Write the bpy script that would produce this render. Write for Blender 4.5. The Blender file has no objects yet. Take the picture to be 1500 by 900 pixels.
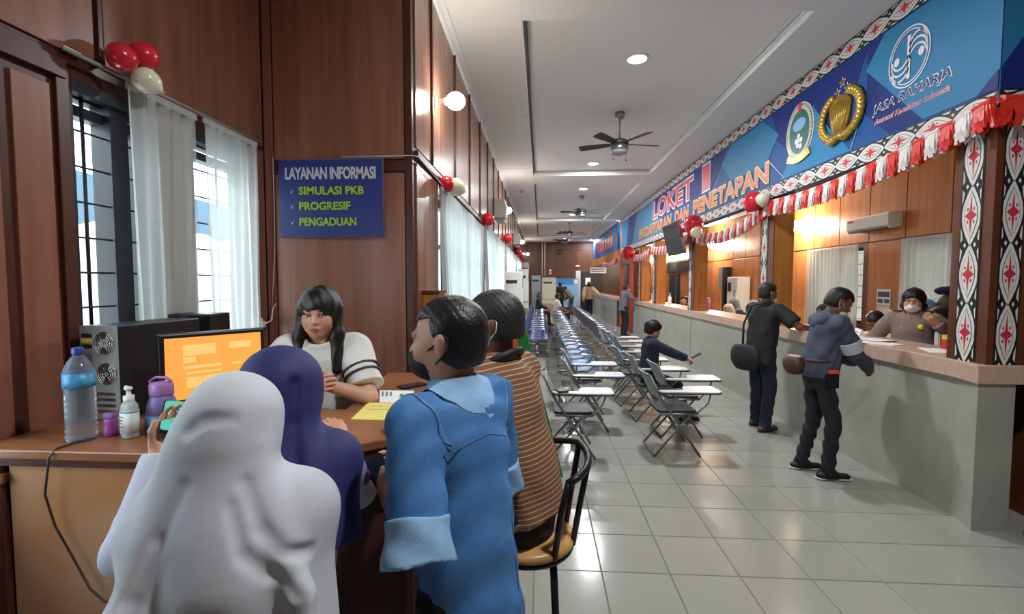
import bpy, math, random
import numpy as np
from mathutils import Vector, Matrix

SC = bpy.context.scene
COL = SC.collection
PI = math.pi
# ------------------------------------------------------------------ camera
FPX, YAW, PITCH, CAMH = 680.0, math.atan(42/680), math.atan(36/math.hypot(680, 42)), 1.68
cam = bpy.data.cameras.new('camera'); cam.sensor_width = 36; cam.lens = 36*FPX/1500; cam.clip_start = .02
camo = bpy.data.objects.new('camera', cam); COL.objects.link(camo)
camo.location = (0, 0, CAMH); camo.rotation_euler = (PI/2-PITCH, 0, YAW)
SC.camera = camo
# ------------------------------------------------------------------ sky and exposure
W = bpy.data.worlds.new('sky'); SC.world = W; W.use_nodes = True
bg = W.node_tree.nodes['Background']; bg.inputs[0].default_value = (.86, .93, 1, 1); bg.inputs[1].default_value = 6.0
vs = SC.view_settings
vs.view_transform = 'Standard'; vs.look = 'None'; vs.exposure = 0.55; vs.gamma = 1.0; vs.use_curve_mapping = False

# ------------------------------------------------------------------ materials
def lin(c):
    return tuple(((v/255)/12.92 if v/255 <= .04045 else ((v/255+.055)/1.055)**2.4) for v in c)
MATS = {}
def mk(name, rgb, rough=.5, metal=0., noise=None, grain=None, bump=None, emit=None, trans=0., spec=.5, rgb2=None, alpha=None, rnd=0., ior=1.45, coat=0.):
    """noise=(scale, amount); grain=(sx,sy,sz,amount) stretched noise; bump=(scale,strength); rnd: per-object value variation"""
    m = bpy.data.materials.new(name); m.use_nodes = True; nt = m.node_tree; N = nt.nodes; L = nt.links
    b = N['Principled BSDF']
    c = (*lin(rgb), 1); b.inputs['Base Color'].default_value = c
    b.inputs['Roughness'].default_value = rough; b.inputs['Metallic'].default_value = metal
    b.inputs['Specular IOR Level'].default_value = spec; b.inputs['IOR'].default_value = ior
    b.inputs['Transmission Weight'].default_value = trans
    b.inputs['Coat Weight'].default_value = coat
    if alpha is not None: b.inputs['Alpha'].default_value = alpha
    src = None
    tc = N.new('ShaderNodeTexCoord')
    if noise or grain:
        mp = N.new('ShaderNodeMapping'); L.new(tc.outputs['Object'], mp.inputs[0])
        nz = N.new('ShaderNodeTexNoise'); nz.inputs['Detail'].default_value = 5
        L.new(mp.outputs[0], nz.inputs['Vector'])
        if grain:
            mp.inputs['Scale'].default_value = grain[:3]; nz.inputs['Scale'].default_value = 1; amt = grain[3]
        else:
            nz.inputs['Scale'].default_value = noise[0]; amt = noise[1]
        mx = N.new('ShaderNodeMix'); mx.data_type = 'RGBA'
        rm = N.new('ShaderNodeMapRange'); rm.inputs[1].default_value = .3; rm.inputs[2].default_value = .7
        L.new(nz.outputs[0], rm.inputs[0]); L.new(rm.outputs[0], mx.inputs[0])
        c2 = lin(rgb2) if rgb2 else tuple(v*(1-amt) for v in c[:3])
        mx.inputs[6].default_value = c; mx.inputs[7].default_value = (*c2, 1)
        src = mx.outputs[2]
    if rnd:
        oi = N.new('ShaderNodeObjectInfo'); hs = N.new('ShaderNodeHueSaturation')
        rr = N.new('ShaderNodeMapRange'); rr.inputs[3].default_value = 1-rnd; rr.inputs[4].default_value = 1+rnd
        L.new(oi.outputs['Random'], rr.inputs[0]); L.new(rr.outputs[0], hs.inputs['Value'])
        if src: L.new(src, hs.inputs['Color'])
        else: hs.inputs['Color'].default_value = c
        src = hs.outputs[0]
    if src: L.new(src, b.inputs['Base Color'])
    if bump:
        n2 = N.new('ShaderNodeTexNoise'); n2.inputs['Scale'].default_value = bump[0]; n2.inputs['Detail'].default_value = 3
        L.new(tc.outputs['Object'], n2.inputs['Vector'])
        bp = N.new('ShaderNodeBump'); bp.inputs['Strength'].default_value = bump[1]; bp.inputs['Distance'].default_value = .01
        L.new(n2.outputs[0], bp.inputs['Height']); L.new(bp.outputs[0], b.inputs['Normal'])
    if emit:
        b.inputs['Emission Color'].default_value = (*lin(emit[0]), 1); b.inputs['Emission Strength'].default_value = emit[1]
    MATS[name] = m
    return m
def sheer(name, rgb, open_):
    m = bpy.data.materials.new(name); m.use_nodes = True; nt = m.node_tree; N = nt.nodes; L = nt.links
    out = N['Material Output']; N.remove(N['Principled BSDF'])
    d = N.new('ShaderNodeBsdfDiffuse'); t = N.new('ShaderNodeBsdfTranslucent'); tr = N.new('ShaderNodeBsdfTransparent')
    for n in (d, t): n.inputs[0].default_value = (*lin(rgb), 1)
    a = N.new('ShaderNodeMixShader'); a.inputs[0].default_value = .5; b = N.new('ShaderNodeMixShader'); b.inputs[0].default_value = open_
    L.new(d.outputs[0], a.inputs[1]); L.new(t.outputs[0], a.inputs[2]); L.new(a.outputs[0], b.inputs[1]); L.new(tr.outputs[0], b.inputs[2]); L.new(b.outputs[0], out.inputs[0])
    MATS[name] = m; return m
G = (0, 0, 0)
mk('panel_wood', (152, 100, 80), .34, grain=(14, 14, .9, .3), rgb2=(124, 78, 60), rnd=.07)
mk('panel_hall', (150, 108, 88), .24, grain=(12, 12, .7, .3), rgb2=(116, 80, 64), rnd=.07)
mk('trim_wood', (84, 46, 36), .35, grain=(20, 20, 2, .3))
mk('office_wood', (200, 128, 66), .33, grain=(9, 9, .7, .3), rgb2=(170, 102, 50), rnd=.08)
mk('office_trim', (122, 68, 44), .4, grain=(20, 20, 2, .3))
mk('pillar_wood', (190, 126, 62), .38, grain=(16, 16, 1.2, .3), rgb2=(160, 96, 44))
mk('pillar_dark', (106, 58, 36), .38, grain=(18, 18, 1.2, .3))
mk('end_wood', (100, 64, 42), .4, grain=(5, 5, .5, .3), rgb2=(78, 48, 32), rnd=.1)
mk('desk_top', (152, 100, 64), .3, grain=(2, 22, 22, .35), rgb2=(126, 78, 48))
mk('desk_panel', (190, 160, 132), .38, noise=(2.6, .2), rgb2=(184, 126, 78))  # pale tone mixed with orange-brown blotches
mk('desk_yellow', (176, 118, 42), .45, grain=(5, 5, 18, .25), rgb2=(150, 92, 30))
mk('desk_maroon', (70, 30, 26), .5)
mk('plaster', (196, 192, 176), .8)
mk('ceiling_paint', (228, 229, 228), .85, noise=(.7, .06))
mk('ceiling_edge', (226, 228, 228), .8)
mk('moulding_shade', (120, 118, 116), .8)  # dark grey standing in for shade on the left tray mouldings
mk('tile', (160, 160, 152), .15, noise=(1.3, .08), rnd=.035, bump=(30, .012))
mk('grout', (120, 118, 110), .9)
mk('counter_face', (172, 174, 162), .28, noise=(3, .2), rgb2=(156, 156, 142))
mk('counter_joint', (60, 60, 56), .6)
mk('counter_top', (206, 176, 158), .25, noise=(40, .1), rgb2=(194, 162, 144))
mk('black_metal', (30, 30, 36), .35, metal=.3)
mk('window_frame', (34, 38, 46), .45)
mk('chrome', (190, 190, 192), .2, metal=1)
mk('steel', (150, 154, 158), .32, metal=.9)
mk('white_plastic', (226, 226, 220), .4)
mk('beige_plastic', (206, 202, 180), .45)
mk('grey_plastic', (150, 152, 150), .5)
mk('dark_plastic', (26, 26, 30), .4)
mk('black', (14, 14, 16), .5)
mk('paper', (232, 232, 230), .7)
mk('paper_yellow', (226, 208, 112), .7, noise=(14, .08))
mk('red_folder', (206, 44, 60), .5)
mk('glass', (235, 245, 245), .03, trans=1., ior=1.1, spec=.3)
mk('lamp_white', (255, 250, 240), .4, emit=((255, 246, 232), 75))
mk('lamp_office', (255, 250, 240), .4, emit=((255, 240, 214), 190))
mk('lamp_tube', (255, 250, 240), .4, emit=((255, 250, 240), 12))
mk('lamp_down', (255, 255, 255), .4, emit=((250, 252, 255), 30))
mk('balloon_red', (206, 34, 50), .22, coat=.3)
mk('balloon_white', (226, 222, 196), .25, coat=.3)
mk('sign_blue', (44, 58, 128), .4)
mk('sign_edge', (120, 104, 120), .5)
mk('letter_white', (205, 205, 208), .5)
mk('letter_green', (168, 206, 48), .5)
mk('fascia_mid', (36, 84, 150), .5, spec=.2)
mk('fascia_light', (48, 128, 176), .5, spec=.2)
mk('fascia_dark', (28, 48, 118), .5, spec=.2)
mk('fascia_line', (130, 176, 216), .3)
mk('letter_red', (206, 48, 58), .4)
mk('letter_orange', (214, 84, 52), .4)
mk('letter_outline', (226, 226, 236), .4)
mk('letter_yellow', (232, 206, 70), .4)
mk('orn_white', (222, 222, 216), .45)
mk('orn_black', (30, 30, 34), .5)
mk('orn_red', (196, 46, 62), .45)
mk('gold', (196, 158, 66), .3, metal=.45, noise=(60, .35))
mk('gold_dark', (120, 86, 30), .4, metal=.3)
mk('crest_green', (40, 104, 92), .4)
mk('crest_silver', (190, 196, 190), .4)
mk('tinsel_red', (226, 56, 44), .4)
mk('tinsel_white', (232, 224, 220), .4)
mk('fan_blade', (52, 50, 50), .45)
mk('bench_steel', (120, 130, 146), .28, metal=.7, noise=(34, .5), rgb2=(56, 70, 104))
mk('door_red', (150, 62, 48), .45)
mk('bench_blue', (62, 112, 172), .3, metal=.3, noise=(50, .25))
mk('bench_navy', (34, 62, 132), .35, metal=.2)
mk('chair_grey', (150, 158, 160), .45, metal=.3)
mk('chair_tube', (126, 132, 134), .35, metal=.6)
mk('chair_seat', (44, 46, 50), .5)
mk('tablet_white', (214, 216, 218), .3)
mk('stool_wood', (196, 150, 92), .35, noise=(9, .3), rgb2=(160, 108, 56))
# people
mk('skin_light', (206, 158, 132), .5, noise=(14, .1))
mk('skin', (196, 142, 112), .5, noise=(14, .12))
mk('skin_dark', (132, 84, 62), .5, noise=(14, .14))
mk('lip', (158, 84, 80), .4)
mk('hair', (22, 20, 22), .42, bump=(160, .25))
mk('hair_grey', (44, 40, 40), .5, noise=(60, .3), bump=(160, .25))
mk('eye_white', (225, 222, 216), .25)
mk('iris', (34, 22, 18), .2)
mk('denim', (74, 128, 184), .75, noise=(9, .22), rgb2=(56, 104, 158), bump=(220, .15))
mk('denim_light', (134, 172, 206), .8, noise=(30, .15), bump=(220, .12))
mk('denim_stitch', (58, 100, 148), .8)
mk('hijab_white', (188, 190, 196), .8, bump=(26, .12))
mk('uniform_white', (190, 190, 206), .8, bump=(22, .12))
mk('hijab_navy', (36, 38, 92), .7, bump=(24, .12))
mk('navy_cloth', (34, 36, 62), .8, bump=(24, .15))
mk('purple_trim', (92, 66, 160), .6)
mk('black_cloth', (32, 33, 38), .8, bump=(30, .15))
mk('navy_trousers', (34, 38, 62), .8, bump=(26, .15))
mk('mask_black', (34, 36, 42), .8)
mk('mask_green', (70, 190, 166), .7)
mk('mask_white', (222, 222, 220), .7)
mk('tee_white', (214, 212, 206), .8, bump=(24, .12))
mk('stripe_dark', (60, 60, 70), .8)
mk('khaki', (150, 130, 104), .8, noise=(20, .15))
mk('khaki_light', (196, 178, 148), .8)
mk('olive', (92, 88, 70), .8)
mk('grey_shirt', (112, 110, 124), .8, noise=(12, .15))
mk('police_brown', (150, 130, 120), .8, noise=(90, .3), rgb2=(118, 100, 94))
mk('jacket_grey', (72, 76, 96), .8, noise=(16, .15), bump=(24, .2))
mk('leather_brown', (74, 44, 40), .5)
mk('bag_black', (34, 32, 36), .6, bump=(30, .1))
mk('sole_white', (216, 214, 206), .6)
mk('strap_black', (30, 28, 34), .6)
mk('green_print', (30, 128, 66), .5)
mk('orange_print', (226, 92, 48), .5)
mk('screen_orange', (230, 160, 76), .4, emit=((236, 158, 70), .55))
mk('screen_box', (236, 180, 110), .4, emit=((240, 184, 108), .62))
mk('phone_glass', (50, 56, 62), .12)
mk('phone_screen', (80, 170, 150), .2, emit=((90, 190, 165), .3))
mk('clear_plastic', (214, 228, 240), .08, trans=.85, ior=1.15, noise=(30, .08), bump=(50, .12))
mk('label_blue', (44, 108, 176), .35, noise=(26, .3), rgb2=(90, 176, 210))
mk('cap_blue', (44, 70, 150), .4)
mk('gel', (206, 216, 214), .25, trans=.35, ior=1.2)
mk('label_pale', (212, 220, 216), .6)
mk('label_text', (92, 128, 126), .6)
mk('lilac', (160, 116, 176), .4)
mk('magenta', (196, 92, 186), .4)
mk('tumbler_low', (72, 136, 168), .35, noise=(16, .15))
mk('tumbler_high', (126, 118, 172), .35, noise=(16, .15))
mk('cable_black', (46, 34, 30), .5)
mk('cable_white', (206, 198, 188), .5)
mk('ext_wall', (214, 220, 222), .8)
mk('ext_roof', (86, 110, 128), .8)
mk('ext_pink', (214, 150, 150), .8)
mk('ext_text', (150, 170, 178), .8)
mk('banner_blue', (56, 130, 190), .5)
mk('navy_door', (26, 30, 34), .4)
mk('teal_plastic', (70, 150, 186), .5)
mk('camo', (88, 84, 66), .8, noise=(20, .5), rgb2=(50, 46, 40))
mk('tan_card', (176, 150, 112), .6)
mk('red_plastic', (196, 44, 44), .45)
mk('yellow_plastic', (226, 204, 60), .45)
mk('blue_plastic', (36, 120, 190), .45)
mk('hijab_grey', (120, 122, 132), .8)
mk('hijab_cream', (206, 192, 172), .8)
mk('hijab_slate', (78, 86, 104), .8)
sheer('curtain_sheer', (236, 238, 234), .30)
sheer('curtain_hall', (196, 200, 198), .05)
sheer('curtain_thin', (230, 232, 228), .12)
M = MATS

# striped knit shirt: bands follow the vertex attribute 'band' that runs along each limb and the torso
def banded(name, rgb1, rgb2, freq, width):
    m = mk(name, rgb1, .85, bump=(160, .12)); nt = m.node_tree; N = nt.nodes; L = nt.links
    at_ = N.new('ShaderNodeAttribute'); at_.attribute_name = 'band'
    mu = N.new('ShaderNodeMath'); mu.operation = 'MULTIPLY'; mu.inputs[1].default_value = freq
    fr = N.new('ShaderNodeMath'); fr.operation = 'FRACT'; lt = N.new('ShaderNodeMath'); lt.operation = 'LESS_THAN'; lt.inputs[1].default_value = width
    mx = N.new('ShaderNodeMix'); mx.data_type = 'RGBA'; mx.inputs[6].default_value = (*lin(rgb1), 1); mx.inputs[7].default_value = (*lin(rgb2), 1)
    L.new(at_.outputs['Fac'], mu.inputs[0]); L.new(mu.outputs[0], fr.inputs[0]); L.new(fr.outputs[0], lt.inputs[0]); L.new(lt.outputs[0], mx.inputs[0])
    L.new(mx.outputs[2], N['Principled BSDF'].inputs['Base Color'])
banded('stripe_knit', (112, 78, 56), (188, 148, 108), 62, .2)

# ------------------------------------------------------------------ mesh helpers
def link(o, parent=None):
    COL.objects.link(o)
    if parent: o.parent = parent
    return o
def mesh_obj(name, verts, faces, mats, parent=None, mi=None, smooth=False, bevel=0., loc=None):
    me = bpy.data.meshes.new(name); me.from_pydata([tuple(map(float, v)) for v in verts], [], faces)
    for m_ in ([mats] if not isinstance(mats, (list, tuple)) else mats): me.materials.append(M[m_])
    if mi is not None: me.polygons.foreach_set('material_index', mi)
    if smooth: me.polygons.foreach_set('use_smooth', [True]*len(me.polygons))
    me.update()
    o = bpy.data.objects.new(name, me); link(o, parent)
    if loc is not None: o.location = loc
    if bevel:
        b = o.modifiers.new('bevel', 'BEVEL'); b.width = bevel; b.segments = 2; b.limit_method = 'ANGLE'; b.angle_limit = .7
    return o
def frame_of(d):
    d = Vector(d).normalized(); u = Vector((0, 0, 1)) if abs(d.z) < .95 else Vector((1, 0, 0))
    a = d.cross(u).normalized(); return a, a.cross(d).normalized(), d
class MB:
    def __init__(s): s.v = []; s.f = []; s.m = []
    def add(s, vs, fs, mi=0):
        o = len(s.v); s.v += [tuple(v) for v in vs]; s.f += [tuple(i+o for i in f) for f in fs]; s.m += [mi]*len(fs); return s
    def box(s, x0, x1, y0, y1, z0, z1, mi=0):
        return s.add([(x, y, z) for x in (x0, x1) for y in (y0, y1) for z in (z0, z1)],
                     [(0, 1, 3, 2), (4, 6, 7, 5), (0, 4, 5, 1), (2, 3, 7, 6), (0, 2, 6, 4), (1, 5, 7, 3)], mi)
    def obox(s, c, size, R=None, mi=0):
        R = R or Matrix.Identity(3); h = [k/2 for k in size]; c = Vector(c)
        return s.add([c+R@Vector((x*h[0], y*h[1], z*h[2])) for x in (-1, 1) for y in (-1, 1) for z in (-1, 1)],
                     [(0, 1, 3, 2), (4, 6, 7, 5), (0, 4, 5, 1), (2, 3, 7, 6), (0, 2, 6, 4), (1, 5, 7, 3)], mi)
    def tube(s, pts, r, n=8, mi=0, closed=False):
        pts = [Vector(p) for p in pts]; k = len(pts); rs = r if isinstance(r, (list, tuple)) else [r]*k
        vs = []; a = None
        for i, p in enumerate(pts):
            d = (pts[(i+1) % k]-pts[i-1]) if closed else (pts[min(i+1, k-1)]-pts[max(i-1, 0)])
            d.normalize()
            if a is None: a, b, _ = frame_of(d)
            else:
                a = (a-d*a.dot(d)).normalized()
            b = d.cross(a)
            for j in range(n):
                t = 2*PI*j/n; vs.append(p+(a*math.cos(t)+b*math.sin(t))*rs[i])
        fs = []
        for i in range(k if closed else k-1):
            for j in range(n):
                i2 = (i+1) % k
                fs.append((i*n+j, i*n+(j+1) % n, i2*n+(j+1) % n, i2*n+j))
        if not closed: fs += [tuple(range(n))[::-1], tuple((k-1)*n+j for j in range(n))]
        return s.add(vs, fs, mi)
    def lathe(s, prof, n=20, c=(0, 0, 0), d=(0, 0, 1), mi=0, sx=1., sy=1.):
        a, b, d = frame_of(d) if tuple(d) != (0, 0, 1) else (Vector((1, 0, 0)), Vector((0, 1, 0)), Vector((0, 0, 1)))
        c = Vector(c); vs = []
        for r, z in prof:
            for j in range(n):
                t = 2*PI*j/n; vs.append(c+a*(r*sx*math.cos(t))+b*(r*sy*math.sin(t))+d*z)
        k = len(prof); fs = [(i*n+j, i*n+(j+1) % n, (i+1)*n+(j+1) % n, (i+1)*n+j) for i in range(k-1) for j in range(n)]
        fs += [tuple(range(n))[::-1], tuple((k-1)*n+j for j in range(n))]
        return s.add(vs, fs, mi)
    def prism(s, poly, o, u, v, w, mi=0):
        """polygon (a,b) in plane o+a*u+b*v extruded by vector w"""
        o, u, v, w = map(Vector, (o, u, v, w)); n = len(poly)
        p = [o+u*a+v*b for a, b in poly]
        return s.add(p+[q+w for q in p], [tuple(range(n))[::-1], tuple(range(n, 2*n))]+[(i, (i+1) % n, n+(i+1) % n, n+i) for i in range(n)], mi)
    def flat(s, poly, o, u, v, mi=0):
        o, u, v = map(Vector, (o, u, v)); return s.add([o+u*a+v*b for a, b in poly], [tuple(range(len(poly)))], mi)
    def ball(s, c, r, n=16, k=10, mi=0):
        r = (r, r, r) if not isinstance(r, (tuple, list)) else r
        vs = [(c[0], c[1], c[2]+r[2])]
        for i in range(1, k):
            f = PI*i/k
            for j in range(n):
                t = 2*PI*j/n; vs.append((c[0]+r[0]*math.sin(f)*math.cos(t), c[1]+r[1]*math.sin(f)*math.sin(t), c[2]+r[2]*math.cos(f)))
        vs.append((c[0], c[1], c[2]-r[2])); e = len(vs)-1
        fs = [(0, 1+j, 1+(j+1) % n) for j in range(n)]
        fs += [(1+i*n+j, 1+(i+1)*n+j, 1+(i+1)*n+(j+1) % n, 1+i*n+(j+1) % n) for i in range(k-2) for j in range(n)]
        fs += [(e, 1+(k-2)*n+(j+1) % n, 1+(k-2)*n+j) for j in range(n)]
        return s.add(vs, fs, mi)
    def sheet(s, grid, mi=0):
        nu, nv = len(grid), len(grid[0])
        return s.add([p for row in grid for p in row], [(i*nv+j, (i+1)*nv+j, (i+1)*nv+j+1, i*nv+j+1) for i in range(nu-1) for j in range(nv-1)], mi)
    def build(s, name, mats, parent=None, smooth=False, bevel=0., loc=None):
        return mesh_obj(name, s.v, s.f, mats, parent, s.m, smooth, bevel, loc)
def rrect(w, h, r, n=5, cx=0, cy=0):
    p = []
    for sx, sy, a0 in ((1, 1, 0), (-1, 1, 90), (-1, -1, 180), (1, -1, 270)):
        for i in range(n+1):
            t = math.radians(a0+90*i/n); p.append((cx+sx*(w/2-r)+r*math.cos(t), cy+sy*(h/2-r)+r*math.sin(t)))
    return p
def tag(o, label, cat=None, group=None, kind=None):
    if label: o['label'] = label
    if cat: o['category'] = cat
    if group: o['group'] = group
    if kind: o['kind'] = kind
    return o
def thing(name, label, cat, loc=(0, 0, 0), rz=0., group=None, kind=None):
    o = bpy.data.objects.new(name, None); o.empty_display_size = .05; link(o); o.location = loc; o.rotation_euler = (0, 0, rz)
    return tag(o, label, cat, group, kind)
def struct(o, label=None):
    o['kind'] = 'structure'
    if label: o['label'] = label
    return o
def dup(root, loc, rz=0., label=None, group=None, rot=None):
    def cp(o, par):
        c = o.copy(); COL.objects.link(c)
        if par is not None:
            c.parent = par
        for ch in o.children: cp(ch, c)
        return c
    r = cp(root, None); r.location = loc; r.rotation_euler = rot or (0, 0, rz)
    if label: r['label'] = label
    if group: r['group'] = group
    return r
def lettering(text, w, h, o, u, v, nrm, mat, parent, bold=0., depth=.002, spacing=1., shear=0., name='lettering'):
    """text fitted to a w x h box whose lower left corner is o, along u and v, raised along nrm"""
    cu = bpy.data.curves.new('t', 'FONT'); cu.body = text; cu.size = 1; cu.offset = bold; cu.space_character = spacing; cu.shear = shear; cu.resolution_u = 3
    ob = bpy.data.objects.new('t', cu); COL.objects.link(ob)
    bpy.context.view_layer.update()
    me = ob.evaluated_get(bpy.context.evaluated_depsgraph_get()).to_mesh()
    P = np.array([tuple(q.co) for q in me.vertices]); F = [tuple(p.vertices) for p in me.polygons]
    ob.evaluated_get(bpy.context.evaluated_depsgraph_get()).to_mesh_clear(); bpy.data.objects.remove(ob); bpy.data.curves.remove(cu)
    lo, hi = P.min(0), P.max(0)
    o, u, v, nrm = (np.array(q, float) for q in (o, u, v, nrm))
    a = (P[:, :1]-lo[0])/(hi[0]-lo[0])*w; b = (P[:, 1:2]-lo[1])/(hi[1]-lo[1])*h
    Q = o+a*u+b*v+nrm*depth
    return mesh_obj(name, Q, F, mat, parent)

# ================================================================== THE SETTING
rng = random.Random(5)
XW, XA, YS, XC, XO, YE, ZC = -.88, -1.95, 3.20, 2.97, 5.2, 26.8, 4.0     # hall wall, alcove wall, sign wall, counter, office wall, end wall, ceiling
def in_view(x, y, z, m=60):
    dx, dy, dz = x, y, z-CAMH
    fx, fy = -math.sin(YAW), math.cos(YAW)
    d = (dx*fx+dy*fy)*math.cos(PITCH)-dz*math.sin(PITCH)
    if d < .2: return False
    r = dx*fy-dy*fx; u = (dx*fx+dy*fy)*math.sin(PITCH)+dz*math.cos(PITCH)
    return -m < 750+FPX*r/d < 1500+m and -m < 450-FPX*u/d < 900+m
# ---- floor of square glazed tiles
fl = MB().box(-2.1, 5.4, -4.5, 27, -.12, -.005).build('floor', 'grout'); struct(fl, 'floor of glossy pale grey square ceramic tiles')
TX, TY, G_ = .3925, .4063, .0022
def tile_shape(w, d):
    a, b, e = w/2-G_, d/2-G_, .003
    vs = [(-a, -b, -.005), (a, -b, -.005), (a, b, -.005), (-a, b, -.005), (-a+e, -b+e, 0), (a-e, -b+e, 0), (a-e, b-e, 0), (-a+e, b-e, 0)]
    return vs, [(4, 5, 6, 7), (0, 1, 5, 4), (1, 2, 6, 5), (2, 3, 7, 6), (3, 0, 4, 7)]
tv, tf = tile_shape(TX, TY)
tme = bpy.data.meshes.new('tile'); tme.from_pydata(tv, [], tf); tme.materials.append(M['tile'])
cells = []
for i in range(-7, 13):
    for j in range(-60, 22):
        x, y = .358+TX*(i+.5), 3.862-TY*(j+.5)
        if -2.1 < x < 5.4 and -4.4 < y < 26.9: cells.append((x, y))
vis = sorted([c for c in cells if -.75 < c[0] < 3.0 and c[1] > 1.3 and in_view(c[0], c[1], 0)], key=lambda c: c[1]**2+c[0]**2)[:290]
vset = set(vis)
for x, y in vis:
    o = bpy.data.objects.new('tile', tme); link(o, fl); o.location = (x, y, 0)
rest = MB()
for x, y in cells:
    if (x, y) not in vset: rest.add([(a+x, b+y, c) for a, b, c in tv], tf)
tag(rest.build('tile_field', 'tile', fl), 'same pale floor tiles further off', kind='stuff')

# ---- walls
def wall_grid(name, axis, at, th, a0, a1, z0, z1, mat, openings=()):
    """wall in the plane axis=at, going from at to at+th, spanning a0..a1; rectangular openings (a0,a1,z0,z1)"""
    A = sorted({a0, a1, *[o[0] for o in openings], *[o[1] for o in openings]}); Z = sorted({z0, z1, *[o[2] for o in openings], *[o[3] for o in openings]})
    b = MB()
    for i in range(len(A)-1):
        for k in range(len(Z)-1):
            ca, cz = (A[i]+A[i+1])/2, (Z[k]+Z[k+1])/2
            if any(o[0] < ca < o[1] and o[2] < cz < o[3] for o in openings): continue
            p, q = min(at, at+th), max(at, at+th)
            if axis == 'x': b.box(p, q, A[i], A[i+1], Z[k], Z[k+1])
            else: b.box(A[i], A[i+1], p, q, Z[k], Z[k+1])
    return struct(b.build(name, mat))
def panel(parent, axis, at, out, a0, a1, z0, z1, mat, t=.012, name='panel', gap=.004):
    s = at+out*t; p, q = min(at-out*.004, s), max(at-out*.004, s); b = MB()
    if axis == 'x': b.box(p, q, a0+gap, a1-gap, z0+gap, z1-gap)
    else: b.box(a0+gap, a1-gap, p, q, z0+gap, z1-gap)
    return b.build(name, mat, parent, bevel=.003)
# alcove wall with its two windows
OPA = [(1.84, 2.27, 1.16, 2.53), (2.51, 3.04, 1.16, 2.53), (.05, 1.48, 1.0, 2.53)]
wa = wall_grid('wall_left', 'x', XA, -.16, -4.5, YS, 0, 4.12, 'trim_wood', OPA)
wa['label'] = 'brown wood panelled wall with two barred windows'
for a0, a1 in ((-1.2, 0), (1.52, 1.58), (1.62, 1.765)): panel(wa, 'x', XA, 1, a0, a1, 0, 2.47, 'panel_wood')
panel(wa, 'x', XA, 1, .05, 1.48, 0, .97, 'panel_wood')
for a0, a1 in ((-.6, .9), (.9, 1.96), (2.0, 3.18)): panel(wa, 'x', XA, 1, a0, a1, 2.62, 4.0, 'panel_wood')
panel(wa, 'x', XA, 1, -.6, 1.82, 2.5, 2.60, 'trim_wood', .03, 'rail'); panel(wa, 'x', XA, 1, 1.965, 1.995, 2.62, 4.0, 'trim_wood', .022, 'batten')
panel(wa, 'x', XA, 1, 1.775, 1.835, 1.13, 2.55, 'trim_wood', .02, 'window_casing')
panel(wa, 'x', XA, 1, 2.275, 2.505, 1.13, 2.55, 'plaster', .008, 'pier')
panel(wa, 'x', XA, 1, 3.045, 3.19, 1.13, 2.6, 'panel_wood', .01)
panel(wa, 'x', XA, 1, 1.78, 3.19, 0, 1.12, 'panel_wood')
def barred_window(n, axis, at, a0, a1, z0, z1, nv, nh, label):
    root = bpy.data.objects.new('window_%d' % n, None); link(root); root.location = (at, a0, z0) ; struct(root, label)
    w, h = a1-a0, z1-z0; f = .035
    b = MB(); b.box(-.13, -.06, 0, f, 0, h); b.box(-.13, -.06, w-f, w, 0, h); b.box(-.13, -.06, f, w-f, 0, f); b.box(-.13, -.06, f, w-f, h-f*1.6, h); b.box(-.13, -.06, f, w-f, h*.905, h*.94)
    b.build('frame', 'window_frame', root, bevel=.003)
    MB().box(-.115, -.111, f, w-f, f, h-f).build('pane', 'glass', root)
    for i in range(nv):
        y = .1 if n == 1 else w*(i+1)/(nv+1); MB().tube([(-.045, y, 0), (-.045, y, h)], .0075, 8).build('bar', 'window_frame', root, True)
    for k in range(nh):
        z = h*(k+.7)/nh; MB().tube([(-.04, 0, z), (-.04, w, z)], .005, 6).build('bar', 'window_frame', root, True)
    b = MB(); b.box(-.05, .004, 0, .018, 0, h); b.box(-.05, .004, w-.05, w, 0, h); b.box(-.05, .004, .018, w-.05, h-.05, h)
    if n == 1: b.box(-.12, -.02, .21, .30, 0, h)
    b.build('casing', 'window_frame', root, bevel=.002)
    return root
barred_window(1, 'x', XA, *OPA[0], 1, 9, 'black barred window beside the red and white balloons')
barred_window(2, 'x', XA, *OPA[1], 1, 9, 'barred window behind the sheer curtain next to the sign wall')
barred_window(9, 'x', XA, *OPA[2], 3, 9, 'wide barred window further along the alcove wall')
# sign wall
ws = wall_grid('wall_back', 'y', YS, .16, -2.11, XW, 0, 4.12, 'trim_wood'); ws['label'] = 'brown wood panelled wall carrying the blue sign'
panel(ws, 'y', YS, -1, XA+.012, XA+.08, 0, 4.0, 'panel_wood', .012)
panel(ws, 'y', YS, -1, XA+.085, XW-.055, 0, 2.44, 'panel_wood', .012); panel(ws, 'y', YS, -1, XA+.085, XW-.055, 2.53, 4.0, 'panel_wood', .012)
panel(ws, 'y', YS, -1, XA+.08, XW-.05, 2.445, 2.525, 'trim_wood', .02, 'rail'); panel(ws, 'y', YS, -1, XW-.05, XW, 0, 4.0, 'trim_wood', .024, 'corner_post', 0)
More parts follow.
